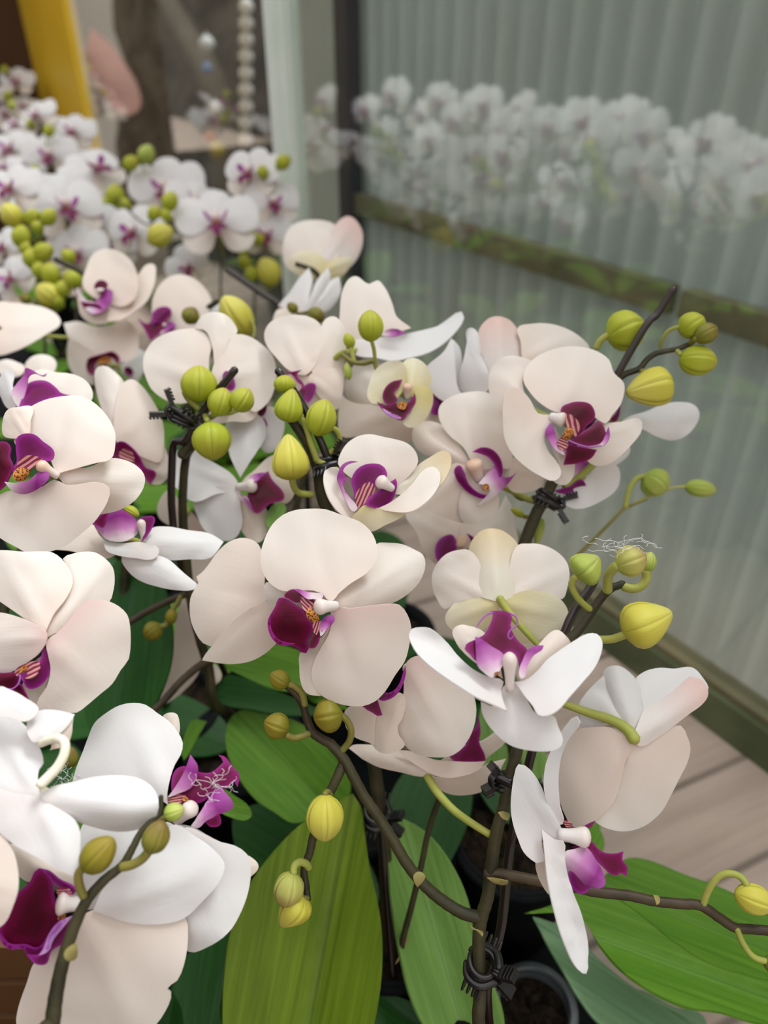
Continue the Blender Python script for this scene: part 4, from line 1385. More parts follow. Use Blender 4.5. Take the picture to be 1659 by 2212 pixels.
# H3 with H4 behind
f = P3.flower('C', (1340, 900), .462, None)
f.petal('1150,960 1040,950 960,850 970,740 1040,650 980,620 900,640 840,710 818,800 850,880 950,980', (-.2, .15), 0, (880, 660))
f.petal('1160,930 980,900 850,880 800,840 775,990 800,1085 900,1085 1000,1095 1110,1120 1220,1110 1260,1040 1240,1000', (-.1, 0), -1, (790, 1050), m='petalp')
f.petal('1320,800 1350,700 1400,600 1460,510 1500,560 1510,700 1500,810 1440,860', (.2, .2), 2, (1462, 512), m='petalb')
f.petal('1310,900 1240,1010 1230,1060 1290,1040 1380,1000 1400,960 1380,920', (.1, 0), 1)
f.lip([('pur', '1335,950 1340,880 1318,800 1360,788 1432,800 1442,850 1402,900 1372,957', (.1, .1), 0, -.2)], -2)
f = P3.flower('C', (1180, 850), .428, ((1190, 860), (1190, 770), 30, 4), 'colp')
f.petal('1100,880 1040,890 990,895 955,860 958,790 1000,690 1060,645 1120,632 1172,655 1185,720 1170,800', (-.25, .15), -1, (985, 760), m='petaly', b=.2)
f.petal('1200,830 1160,760 1155,690 1172,640 1225,622 1285,650 1322,710 1325,770 1295,805 1245,820', (.2, .2), -2, (1240, 625), m='petaly', b=-.3)
f.petal('1220,870 1240,800 1320,800 1338,870 1312,950 1250,1020 1190,1032 1155,995 1200,960', (.3, 0), -3, (1200, 1030), m='petaly', b=-.25)
f.lip([('dark', '1130,870 1095,900 1060,890 1040,850 1060,790 1100,760 1160,748 1140,790 1110,830', (-.1, .2), -3, .2),
       ('dark', '1120,890 1060,900 1005,878 1040,930 1100,970 1160,990 1200,940 1240,880 1235,830 1200,880 1170,900', (0, 0), -3, .2),
       ('spot', '1120,900 1150,870 1190,880 1180,930 1140,930', (0, 0), -5),
       ('rim', '1035,915 1080,945 1130,962 1160,985 1110,978 1060,950', (0, 0), -5)], -1)
# H5 top right
f = P3.flower('C', (990, 500), .475, None)
f.petal('900,540 800,480 788,330 800,230 840,150 880,133 960,180 1010,158 1052,200 1100,300 1122,370 1210,440 1150,460 1050,480', (-.05, .2), 1, (880, 135), b=-.1)
f.petal('840,570 870,520 1000,500 1150,480 1300,450 1370,430 1440,380 1510,343 1527,380 1490,450 1400,540 1310,592 1200,622 1100,640 1000,620 900,610', (.1, .4), -2, (1522, 355), m='petalb', b=.1)
f.lip([('lil', '1040,485 1060,450 1120,443 1182,470 1100,492', (0, .3), -1)], -1)
# H2 behind the buds
f = P3.flower('C', (600, 730), .448, None)
f.petal('580,720 480,690 410,620 350,540 338,470 370,410 430,375 520,363 600,375 660,410 690,480 680,580 640,660', (-.1, .2), 0, (430, 375), b=-.1)
f.sepal('610,690 640,560 670,450 700,390 750,373 800,420 827,500 812,600 800,690 740,740', (.1, .2), 1, (750, 374))
f.petal('600,730 690,690 750,680 800,690 806,780 790,870 768,922 700,890 640,820', (.15, 0), -1, (785, 880), m='petalp')
f.petal('590,720 480,720 440,760 470,860 560,960 660,960 720,900 640,820', (0, 0), 2, (600, 960), m='petalp')
f.lip([('dark', '560,790 530,760 500,720 445,704 500,700 558,688 530,720 560,760 580,800 585,860 572,895 550,860 540,820', (0, .1), -2),
       ('pur', '590,890 572,850 570,800 600,772 637,775 632,830 610,870', (.2, .1), -4, -.2)], -1)
# H1 the cupped blossom in front
f = P3.flower('C', (1060, 1400), .372, ((1100, 1400), (1015, 1345), 42, 6), 'col')
f.petal('1050,1420 950,1400 860,1340 800,1290 775,1250 790,1190 830,1130 890,1090 960,1077 1060,1095 1110,1105 1190,1130 1240,1180 1253,1240 1220,1300 1160,1360 1120,1400', (-.05, .1), 3, (940, 1078), b=.08)
f.petal('900,1545 860,1575 800,1560 740,1500 700,1420 686,1330 700,1290 762,1270 790,1300 800,1380 840,1470', (.3, .1), 0, (700, 1300), b=.1)
f.sepal('1100,1430 1150,1370 1220,1290 1270,1245 1330,1208 1400,1174 1442,1190 1453,1240 1430,1320 1370,1400 1250,1440', (-.1, .2), 2, (1430, 1180), b=.12, m='petalys')
f.petal('1010,1520 1090,1480 1170,1420 1220,1370 1290,1290 1342,1270 1378,1300 1380,1370 1350,1430 1270,1510 1200,1542 1110,1540', (-.2, .35), -4, (1350, 1275), b=.12)
f.sepal('935,1495 890,1535 858,1576 910,1622 962,1652 1060,1612 1140,1575 1185,1545 1100,1520 1020,1515', (0, -.1), -5, (965, 1650), m='petaly', b=-.1)
f.lip([('pur', '895,1515 878,1480 868,1420 856,1340 880,1290 920,1260 970,1249 1030,1258 1062,1290 1067,1325 1030,1355 1000,1400 985,1450 930,1500', (-.05, .2), 0, .12),
       ('str', '893,1520 880,1480 878,1440 910,1390 960,1360 1000,1395 985,1440 930,1495', (-.05, .2), -.6, .1),
       ('lil', '890,1522 868,1537 820,1470 790,1400 768,1340 780,1290 800,1255 850,1234 892,1238 832,1256 802,1290 812,1320 832,1340 836,1372 802,1345 802,1400 842,1450', (.1, .1), -1.5, .1),
       ('pur', '935,1495 955,1460 1020,1410 1070,1370 1117,1340 1126,1362 1115,1420 1090,1470 1040,1512 980,1512', (.15, .3), -5, -.2)], -2)
P3.leaf('C', '380,1660 340,1600 355,1540 400,1490 460,1500 450,1580 420,1660', .46, (0, .3), (380, 1650), (450, 1500), 'leafl')

# ------------------------------------------------------------------ plant 4: the stake with round buds at left
P4 = Plant('orchid plant left of centre with four round yellow-green buds on a black-clipped spike', (-.115, .40, .105))
P4.spike('P', '463,1520 450,1440 432,1380 412,1290 395,1120 400,1000 415,965', (.50, .435), (11, 9), 'stem', True)
P4.spike('1', '1050,1160 1090,1105 1130,1010 1170,930 1200,870 1230,800', (.435, .43), (30, 26), 'stem')
P4.spike('L', '1300,890 1210,922 1080,1030 1000,1120 920,1200', (.485, .47), (24, 22), 'stemb', name='side_shoot')
P4.spike('L', '1160,480 1120,505 1040,535 900,600 780,672', (.48, .47), (22, 20), 'stemb', name='side_shoot')
P4.bud('L', (960, 690), (865, 765), 58, .468, 'budo', '960,700 990,690 1010,650', .47, 16, 'pedo')
P4.bud('L', (1015, 690), (1030, 590), 36, .47, 'budo', '1030,600 1060,560 1080,520', .475, 16, 'pedo')
P4.bud('1', (1150, 855), (1150, 640), 104, .422, 'bud', '1070,790 1090,830 1150,890', .428, 22, 'ped')
P4.bud('1', (1250, 935), (1300, 770), 74, .42, 'bud', '1250,920 1220,940', .43, 18, 'ped')
P4.bud('1', (1360, 905), (1440, 775), 70, .418, 'bud', '1370,900 1330,915 1290,920', .425, 14, 'ped')
P4.bud('1', (1215, 965), (1235, 1190), 112, .418, 'bud', '1200,960 1180,920', .43, 18, 'ped')
# I3, the shaded back petals
f = P4.flower('1', (1060, 1450), .50, None)
f.petal('1080,1460 1020,1400 985,1360 935,1400 910,1470 930,1530 1050,1585 1190,1610 1150,1540', (-.1, .1), 0, (915, 1480), m='petalp')
f.petal('1080,1460 1160,1560 1200,1650 1250,1800 1150,1900 1080,1850 1080,1700 1040,1580', (0, 0), 2, (1150, 1890), m='petalp')
f = P4.flower('L', (1100, 560), .52, None)
f.petal('1100,520 1060,620 1040,750 1010,900 960,1050 920,1180 1010,1150 1100,1080 1190,960 1190,800 1150,650', (-.1, .2), 0, (930, 1170), m='petalp')
f.petal('1250,950 1280,930 1310,960 1320,1010 1290,1050 1270,1010', (0, .2), 0, (1300, 1040), m='petalp')
# I2
f = P4.flower('1', (1385, 1320), .457, ((1370, 1345), (1480, 1335), 40, 4), 'col', None)
f.petal('1390,1290 1330,1160 1318,1080 1310,980 1380,940 1470,920 1520,960 1535,1040 1490,1130 1430,1220', (.05, .2), 1, (1450, 925), m='petalb')
f.petal('1375,1330 1330,1370 1250,1388 1120,1430 1030,1360 980,1290 967,1220 1000,1160 1060,1125 1120,1122 1160,1160 1250,1210 1340,1270', (-.15, .3), 0, (985, 1190), m='petalb', b=.1)
f.petal('1375,1345 1250,1340 1150,1360 1122,1420 1150,1530 1190,1600 1260,1645 1350,1645 1400,1560 1390,1450', (-.05, .1), -1, (1250, 1640), m='petalb')
f.sepal('1390,1380 1390,1500 1400,1600 1490,1665 1545,1600 1540,1480 1480,1420', (.1, 0), 1, (1500, 1660), m='petalp')
f.sepal('1400,1330 1480,1240 1560,1170 1640,1160 1700,1280 1690,1400 1640,1440 1500,1400', (.2, .1), 4, (1690, 1300), m='petalp')
f.lip([('dark', '1430,1400 1450,1350 1485,1300 1550,1253 1572,1300 1640,1380 1642,1412 1560,1442 1480,1497 1440,1450', (.1, .2), 0, -.1),
       ('lil', '1425,1300 1440,1280 1500,1264 1540,1262 1480,1315 1445,1320', (0, .3), -2), ('lil', '1385,1395 1430,1405 1450,1445 1475,1495 1430,1450 1398,1420', (0, 0), -3)], -2)
# a white one between the stakes
f = P4.flower('1', (1500, 920), .475, None)
f.petal('1480,930 1560,880 1630,930 1632,1050 1560,1145 1490,1090', (.1, .1), 0, (1600, 1100), m='petalb')
f.lip([('dark', '1475,915 1510,885 1545,865 1532,920 1505,937', (0, 0), -1), ('lil', '1500,960 1530,940 1545,990 1520,1010', (0, 0), -1)], -1)
# I1
f = P4.flower('1', (1235, 700), .455, None)
f.sepal('1240,640 1220,500 1185,440 1130,432 1150,380 1190,345 1240,335 1300,350 1350,400 1370,450 1320,500 1290,580', (0, .2), 2, (1240, 336))
f.petal('1200,740 1210,600 1222,520 1190,460 1140,433 1060,435 960,460 880,510 835,590 832,660 850,720 880,780 940,830 1010,860 1100,850', (-.15, .15), 0, (840, 620), b=-.1)
f.petal('1230,720 1265,570 1310,490 1370,463 1440,475 1510,520 1570,580 1598,680 1590,760 1560,840 1500,900 1470,912 1400,850 1320,790', (.15, .15), 0, (1590, 650), b=-.1)
f.sepal('1230,760 1180,850 1180,930 1250,975 1340,965 1450,960 1490,900 1400,820', (0, 0), 2, (1330, 970), m='petalp')
f.lip([('pur', '1290,740 1290,690 1310,675 1352,720 1358,770 1330,788', (.1, .1), -3, -.2)], -1)
P4.leaf('P', '215,1640 180,1520 200,1400 235,1270 250,1215 300,1215 350,1255 374,1350 372,1430 340,1520 300,1580', .475, (-.05, .3), (240, 1640), (290, 1212), 'leafd', -.02, .10)
P4.leaf('L', '1100,1500 1080,1440 1110,1330 1150,1260 1235,1268 1180,1370 1130,1470', .49, (0, .4), None, (1235, 1268), 'leaf')
P4.leaf('5', '950,1850 860,1890 773,1932 672,1950 570,1889 468,1822 367,1696 310,1584 288,1472 290,1420 330,1330 420,1290 560,1310 740,1380 900,1500 1010,1700 1000,1800', .50, (-.05, .4), (830, 1800), (350, 1310), 'leaf', -.02, .08, 24)
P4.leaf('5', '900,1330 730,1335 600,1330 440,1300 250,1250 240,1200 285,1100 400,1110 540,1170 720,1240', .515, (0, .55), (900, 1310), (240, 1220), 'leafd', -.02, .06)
P4.leaf('5', '800,1210 720,1200 560,1180 420,1120 300,1060 255,1035 380,1018 560,920 640,930 760,980 860,1100', .53, (0, .5), (820, 1160), (258, 1038), 'leaf', -.02, .06)
P4.leaf('5', '1000,1300 900,1270 780,1250 755,1210 830,1200 960,1230', .53, (0, .5), None, None, 'leaf')

# ------------------------------------------------------------------ plant 5: the nearest plant, lower left
P5 = Plant('orchid plant at lower left, brightest white, with a thick budded stem crossing the petals', (-.105, .10, .105))
P5.spike('7', '290,2230 312,2110 332,1950 372,1750 430,1560 512,1380 620,1250 730,1160 790,1060 850,950 950,850 962,745', (.262, .285), (50, 13), 'stem', True)
P5.bract('7', '385,1690 420,1640 460,1620 462,1680 450,1710 400,1720', .262)
P5.bud('7', (500, 1190), (675, 1000), 96, .268, 'budo', '500,1170 470,1210 475,1280 500,1345', .27, 26, 'pedo')
P5.bud('7', (890, 1085), (975, 895), 80, .272, 'budb', '885,1080 850,1120 790,1155 725,1170', .273, 28, 'pedo')
P5.bud('7', (980, 860), (1100, 820), 54, .277, 'budg', '985,870 950,900', .28, 16, 'pedo')
P5.bud('7', (415, 580), (425, 450), 46, .36, 'budb', None)
# K3 deepest of the three
f = P5.flower('7', (460, 1390), .292, ((480, 1390), (335, 1385), 66, 3), 'col', None)
f.petal('440,1330 400,1290 300,1215 190,1255 110,1200 60,1030 150,1040 300,1120 450,1220 480,1290', (-.1, .1), 5, (70, 1040), m='petalp')
f.petal('460,1400 480,1200 480,1070 520,900 700,940 860,940 1000,900 1080,950 960,1000 880,1090 740,1220 600,1400', (.05, .15), 3, (850, 940), m='petalb')
f.petal('560,1425 650,1250 750,1180 870,1090 950,980 1050,915 1160,980 1260,1050 1340,1140 1345,1170 1310,1260 1210,1370 1100,1470 1000,1500 800,1500', (.04, .10), -1, (1335, 1150), m='petalb', b=-.1)
f.sepal('1080,1000 1110,930 1200,960 1320,1020 1400,1040 1470,1090 1492,1150 1485,1280 1440,1430 1360,1560 1240,1640 1130,1667 1100,1600 1080,1400', (.12, .12), 11, (1350, 1560), m='petalb', b=-.15)
f.sepal('1440,1150 1440,1085 1500,1110 1542,1160 1495,1225 1470,1250', (.1, .1), 20, (1542, 1160), m='petalp')
f.petal('520,1440 700,1425 860,1395 1000,1430 1110,1475 1122,1560 1110,1700 1060,1840 1000,1890 1022,1912 990,2020 900,2130 600,2220 300,2220 380,1900 430,1700', (.05, -.05), .5, (800, 2180), m='petal', b=-.08)
f.sepal('430,1600 380,1620 330,1640 210,1740 170,1850 110,2030 103,2107 140,2200 300,2200 330,1900', (-.15, -.05), 3, (115, 2150), m='petalp')
f.lip([('dark', '340,1390 325,1330 300,1215 240,1177 212,1200 190,1250 100,1340 40,1470 0,1560 20,1610 60,1650 150,1650 210,1690 300,1620 360,1520 390,1470', (-.2, .15), 0, -.15),
       ('pur', '440,1330 400,1330 340,1290 290,1220 240,1177 295,1190 360,1240 440,1280 460,1300', (0, .3), -1, .1),
       ('pur', '300,1560 230,1690 170,1690 150,1655 60,1652 15,1612 0,1560 60,1625 160,1630 220,1650', (-.1, -.1), -3, 0),
       ('pur', '440,1460 415,1560 375,1620 312,1662 272,1742 212,1742 168,1690 230,1690 300,1560 360,1490', (.1, .1), -4, -.1),
       ('rim', '435,1462 400,1478 360,1500 310,1560 270,1640 235,1695 280,1675 330,1590 380,1530', (0, .3), -5, -.1),
       ('str', '350,1330 340,1290 420,1300 440,1330 400,1345', (0, .1), -1),
       ('spot', '340,1480 355,1440 400,1450 390,1490', (0, 0), -1)], -2)
# K2: behind, its lip reaching right
f = P5.flower('7', (1060, 900), .312, ((1050, 900), (1160, 800), 52, 3), 'col', None)
f.petal('1010,800 900,720 700,660 430,690 460,580 500,480 530,400 570,310 640,250 720,205 800,190 870,200 940,250 1010,300 1060,360 1093,430 1080,500 1045,560 1012,660 1000,760', (-.05, .35), 0, (760, 195), m='petalb', b=-.12)
f.sepal('1020,420 980,270 1050,252 1072,300 1068,380 1055,430', (.1, .3), 22, (1050, 254), m='petalp')
f.petal('1050,920 1150,930 1270,1010 1320,1080 1290,1200 1100,1250 950,1100 960,980', (.15, .2), 5, (1300, 1150), m='petalb')
f.lip([('mag', '1030,800 1045,600 1100,568 1180,600 1260,605 1310,570 1335,545 1305,500 1340,508 1390,570 1432,620 1420,690 1400,655 1345,700 1290,722 1200,780 1100,790', (.1, .2), 2, -.1),
       ('lil', '1000,755 1050,685 1100,600 1140,498 1177,560 1170,630 1140,690 1060,730', (-.1, .3), -2, -.15),
       ('lil', '1140,922 1180,870 1240,780 1310,706 1370,750 1392,800 1310,850 1230,890 1180,932', (.2, .2), -3, -.15),
       ('mag', '1225,895 1310,848 1317,915 1265,928', (0, 0), 0),
       ('str', '1005,760 1060,735 1110,740 1090,780 1020,790', (0, .1), -1), ('spot', '1080,760 1110,745 1135,765 1100,785', (0, .1), -2)], -2)
# K1: the brightest, at the edge of the frame
f = P5.flower('7', (250, 740), .278, None, 'col', ('7', '245,430 290,412 345,402 385,425 385,490 345,570 290,630 240,680', .285, .272, 26, 30), 'pedw')
f.petal('-20,260 -60,180 0,95 60,112 150,158 232,232 160,300 70,280', (-.1, .4), 8, (0, 98), m='petalb')
f.sepal('200,420 170,300 240,242 340,238 446,260 400,330 345,380 270,405', (0, .4), 6, (444, 262), m='petalb')
f.sepal('300,470 345,380 400,330 440,270 420,380 400,430', (.1, .3), 7, (438, 275), m='petalp')
f.petal('250,765 100,730 -120,700 -120,240 0,238 60,255 120,295 190,370 235,450 258,510 262,550 235,590 225,640', (-.05, .5), 0, (-50, 240), m='petalb', b=-.1)
f.sepal('235,735 330,690 430,670 560,640 700,630 820,645 900,690 945,770 938,850 880,912 800,942 690,948 560,922 450,882 350,830 270,780', (.1, .5), -2, (945, 790), m='petalb', b=-.2, c=.02)
f.petal('230,750 300,800 400,850 450,890 480,960 479,1080 460,1226 380,1190 250,1120 100,1040 0,960 -120,880 -120,700 100,730', (.05, .45), -1, (440, 1215), m='petalb', b=-.1)
# a tan petal at the frame's edge
f = P5.flower('7', (-80, 1250), .27, None, 'col', None)
f.petal('-150,1250 -80,960 0,970 60,1030 100,1140 112,1290 80,1400 30,1500 -80,1560', (-.1, .1), 0, (110, 1290), m='petalp')
P5.leaf('7', '1150,2250 1080,2000 1030,1880 1080,1750 1130,1680 1250,1640 1375,1560 1345,1800 1330,2100 1400,2250', .45, (0, .35), (1250, 2250), (1370, 1570), 'leafd')
P5.leaf('7', '1310,830 1340,700 1400,740 1480,800 1503,860 1470,892 1390,880', .43, (.1, .4), None, (1500, 860), 'leaf')
P5.leaf('7', '900,2250 960,2000 1040,1850 1100,1900 1120,2050 1090,2250', .47, (0, .3), (990, 2250), (1045, 1855), 'leafd')

# ------------------------------------------------------------------ plant 6: at the left edge
P6 = Plant('orchid plant at the left edge with two large cream blossoms, one above the other', (-.205, .31, .105))
P6.spike('P', '-60,1900 -40,1600 0,1350 60,1150 100,1000 80,900', (.40, .42), (13, 9), 'stem', True)
# J4 in the shade between them
f = P6.flower('L', (850, 200), .392, ((860, 200), (840, 60), 26, 2), 'col')
f.petal('850,190 905,120 1000,110 1120,130 1250,150 1335,198 1260,290 1130,297 1000,302 930,280', (.1, .6), 0, (1330, 200), m='petalb')
f.petal('800,230 700,270 640,297 540,282 430,252 330,242 440,180 545,90 590,150 640,195', (-.1, .45), 1, (335, 240), m='petalp')
f.sepal('800,240 730,290 770,370 830,420 940,460 1050,480 1150,482 1192,460 1080,370 1000,302 900,270', (.1, .5), -2, (1190, 462), m='petalb')
f.sepal('840,200 720,205 620,190 640,250 700,275 800,292 930,292 950,240', (0, .6), -3, (625, 200), m='petalb')
f.lip([('lil', '720,196 640,182 605,150 565,80 600,40 650,12 710,-2 770,28 820,80 822,140 780,180', (0, .3), -2, -.3),
       ('mag', '615,110 585,100 563,78 600,40 650,12 640,50', (0, .3), -3),
       ('pur', '848,197 862,120 820,62 860,45 922,50 910,110 880,160', (.1, .2), 0)], -3)
P6.bud('L', (740, -10), (830, 40), 34, .395, 'bud', None)
# J1
f = P6.flower('1', (325, 1275), .350, ((340, 1285), (215, 1205), 36, 5), 'colp')
f.sepal('160,1060 95,1065 30,1050 20,980 50,900 110,885 190,890 180,960', (-.2, .2), 3, (60, 890), m='petalp')
f.petal('330,1265 300,1200 200,1130 100,1110 90,1000 110,940 170,890 260,845 360,823 450,820 530,850 590,900 640,970 665,1030 668,1080 640,1185 560,1205 450,1235 380,1255', (-.05, .2), 0, (400, 822), b=-.1, c=-.03)
f.sepal('335,1280 400,1250 520,1230 640,1180 720,1190 790,1225 830,1270 836,1320 800,1400 740,1450 660,1482 580,1497 600,1420 560,1360 450,1345 380,1330', (.25, .15), 2, (836, 1310), b=-.2)
f.petal('315,1300 250,1340 150,1360 40,1370 -60,1440 -130,1560 -20,1622 40,1660 100,1692 180,1732 290,1717 380,1682 470,1612 540,1552 580,1500 622,1430 632,1345 560,1313 450,1328 380,1330', (0, .05), -1, (200, 1730), b=-.1, c=-.02, m='petal')
f.lip([('pur', '90,1270 75,1250 100,1200 95,1120 100,1060 140,1036 200,1040 250,1080 310,1130 316,1160 300,1190 240,1195 190,1235 140,1260', (-.05, .15), 0, .12),
       ('str', '90,1285 95,1240 120,1175 180,1160 250,1180 215,1215 180,1245 130,1275', (0, .1), -.8, .1),
       ('dark', '75,1250 20,1350 -60,1375 -90,1250 -60,1100 0,1083 40,1085 66,1120 60,1170 82,1235', (-.2, .1), 0, -.1),
       ('lil', '30,1313 80,1320 170,1300 230,1260 265,1255 290,1272 285,1295 250,1332 190,1367 130,1380 70,1360', (0, .2), -4, -.2),
       ('spot', '66,1300 85,1245 130,1222 180,1240 165,1290 130,1312', (0, 0), -2.5, -.2)], -3)
# J3
f = P6.flower('L', (285, 775), .312, None)
f.petal('275,740 150,650 20,560 -130,450 -130,260 -60,248 50,248 150,258 250,258 310,262 370,300 425,380 437,440 400,530 330,620 290,700', (-.1, .2), 0, (0, 247), b=-.12)
f.sepal('285,765 265,690 330,600 410,520 432,430 400,330 382,300 440,270 510,258 570,262 630,300 670,350 681,420 670,500 648,552 590,560 500,600 400,700', (.15, .2), 2, (640, 310), b=-.15)
f.petal('280,790 340,740 400,680 450,610 510,555 580,538 650,550 710,580 760,630 776,690 778,840 770,890 720,960 670,1040 600,1100 520,1170 460,1213 380,1210 300,1207 240,1207 225,1150 280,1060 305,950 290,860', (.15, .0), -1, (620, 1090), b=-.1, m='petalr')
f.sepal('280,860 220,900 160,1000 140,1100 190,1150 240,1212 260,1100 300,950', (0, -.1), 2, (230, 1200), m='petalp')
f.petal('285,765 270,720 200,680 100,640 0,618 -130,640 -130,990 0,986 80,966 170,912 245,850', (-.2, .1), -3, (-100, 800), b=-.1, m='petalr')
f.lip([('pur', '200,960 240,905 275,830 312,850 302,960 270,1022 220,1062 165,1067 130,1012 110,985', (.2, .1), -1, -.15),
       ('str', '100,990 90,970 160,920 235,915 235,970 190,1010 140,1012', (0, .1), -1.5),
       ('dark', '105,985 30,978 -90,1000 -90,1065 0,1067 70,1072 108,1040', (-.1, .1), -1, -.1),
       ('dark', '70,1072 112,1038 152,1090 173,1133 120,1110', (0, 0), -1.2),
       ('rim', '120,990 118,1020 105,1050 75,1072 40,1075', 6, -3),
       ('spot', '110,985 120,945 165,922 172,945 145,975', (0, 0), -2.5)], -1)
# J2
f = P6.flower('1', (200, 860), .412, None)
f.petal('90,890 60,895 10,820 -10,760 20,690 50,668 82,690 75,760 95,840', (-.3, .1), -1, (40, 670), m='petalb')
f.petal('200,860 150,720 200,680 250,665 330,685 400,690 480,720 530,780 535,830 500,870 400,900', (.1, .3), 3, (400, 690))
f.lip([('lil', '110,890 75,830 68,800 100,750 145,690 150,658 182,665 250,700 272,690 260,705 200,690 170,705 160,760 140,830', (-.1, .2), -1, 0),
       ('pur', '190,890 110,890 130,830 160,755 200,735 270,735 330,775 352,800 415,818 330,832 250,862', (.1, .2), -2, -.25)], -2)

# ------------------------------------------------------------------ plant 7: tan-shaded blossom behind them
P7 = Plant('orchid plant behind the left-edge blossoms with a tall tan shaded flower', (-.19, .44, .105))
P7.spike('P', '250,1500 270,1250 280,1100 275,950', (.52, .48), (11, 8), 'stem', True)
f = P7.flower('1', (660, 1090), .462, None)
f.petal('690,1080 620,960 580,860 552,720 560,662 600,644 650,670 712,740 730,860 720,1000', (-.15, .2), 1, (590, 645), m='petal')
f.petal('680,1090 660,960 680,830 700,760 760,723 820,760 872,830 922,920 947,1020 942,1140 920,1202 870,1190 800,1160', (.05, .15), -1, (880, 850), m='petalp')
f.sepal('740,1130 850,1170 950,1100 975,1200 960,1300 900,1330 800,1250', (.1, 0), 2, (960, 1290), m='petalp')
f.lip([('mag', '650,1175 655,1110 700,1078 760,1110 810,1170 842,1230 902,1260 870,1332 840,1300 800,1230 740,1190', (0, .1), -2, .1),
       ('str', '690,1160 720,1120 770,1150 780,1200 740,1190', (0, .1), -3)], -1)
f = P7.flower('1', (600, 930), .475, None)
f.petal('560,960 620,870 670,870 660,920 700,960 640,1000', (0, .2), 0, (660, 880), m='petalb')

# ------------------------------------------------------------------ plant 8: second row, left
P8 = Plant('orchid plant in the second row at left with crimson lip and broad peach petals', (-.26, .60, .105))
P8.spike('P', '200,1150 210,1000 225,850 215,680 190,600 120,560', (.66, .66), (8, 6), 'stem', True)
f = P8.flower('1', (590, 240), .615, ((600, 250), (575, 190), 30, 4), 'col')
f.petal('560,260 480,180 500,80 540,0 600,-30 680,-20 760,40 800,150 790,240 720,300 640,290', (-.05, .2), 1, (620, -30), m='petalp', b=.1)
f.petal('640,280 740,190 800,120 850,60 892,60 900,120 890,180 850,270 780,330 700,380 620,390', (.2, .2), 0, (880, 60), m='petalp', b=.1)
f.petal('560,280 440,240 420,190 450,260 470,350 540,400 620,395 660,340', (-.1, 0), -1, (540, 400), m='petalp')
f.lip([('lil', '470,270 440,200 450,190 480,240 540,280 620,200 650,210 650,250 620,310 540,345 490,310', (0, .1), -3, .1),
       ('dark', '590,240 548,190 560,160 590,148 622,170 610,210', (0, .1), -5, -.2), ('dark', '540,350 490,315 465,270 520,280 570,290 600,320', (0, 0), -4)], -2)
f = P8.flower('1', (600, 590), .625, None)
f.petal('590,600 500,540 400,480 370,400 450,388 560,418 640,410 720,378 790,440 802,530 780,600 700,622', (0, .2), 0, (380, 410), m='petal')
f.petal('580,600 500,530 400,480 390,560 400,640 450,722 540,752 545,690 520,640', (-.1, 0), -1, (450, 720), m='petal')
f.lip([('dark', '500,650 510,600 545,585 600,570 650,560 692,600 680,640 650,600 590,600 550,640 545,692 515,690', (0, 0), -3), ('spot', '545,625 580,590 640,590 660,620 600,640', (0, 0), -4)], -1)
f = P8.flower('1', (20, 430), .60, None)
f.petal('20,430 -60,350 -20,280 60,280 150,290 260,310 340,360 352,400 270,462 170,522 80,562 -20,580 -80,500', (-.1, .5), 0, (350, 390), m='petal')
f = P8.flower('1', (230, 660), .56, None)
f.petal('230,690 150,650 180,598 245,580 320,612 310,680', (0, .3), 0, (245, 580), m='petal')
f.petal('120,700 0,690 -30,630 40,608 100,625 145,655', (0, .3), 0, (20, 612), m='petal')

# ------------------------------------------------------------------ plant 9: second row, middle
P9 = Plant('orchid plant in the second row whose half-open yellow bud stands beside a purple lip', (-.10, .60, .105))
P9.spike('P', '400,1100 410,950 400,820 420,700 470,650', (.66, .62), (8, 6), 'stem', True)
f = P9.flower('1', (970, 420), .615, ((985, 430), (940, 400), 16, 3), 'col')
f.petal('960,430 890,380 880,330 890,240 940,160 1010,120 1100,130 1180,190 1222,270 1200,345 1130,440 1040,470', (0, .15), 1, (1030, 118), m='petalp', b=-.05)
f.petal('1060,430 1140,350 1200,290 1260,275 1290,330 1210,390 1100,450', (.2, .3), 2, (1285, 300), m='petalb')
f.lip([('mag', '910,470 870,500 840,440 795,365 860,400 885,355 930,308 980,310 992,350 970,380 960,430', (-.1, .1), -3, -.1),
       ('pur', '880,400 885,340 930,306 985,312 990,350 960,380 920,390', (0, .1), -4, -.3),
       ('lil', '930,460 960,420 990,390 1015,405 990,450 950,475', (.1, .1), -4, -.2)], -2)
P9.bud('1', (1080, 400), (1125, 305), 52, .58, 'budb', None)
P9.bud('1', (1440, 470), (1290, 240), 92, .57, 'budy', None, dzt=-.01)
P9.spike('1', '1400,360 1450,380 1470,430 1465,480', (.56, .56), (7, 7), 'ped', name='bud_stem')
f = P9.flower('1', (650, 640), .68, None)
f.petal('700,660 740,600 770,540 830,560 880,600 830,680 780,760', (.1, .2), 0, (840, 560), m='petalb')
f.lip([('mag', '720,660 750,650 770,690 740,700', (0, 0), 0)], -1)

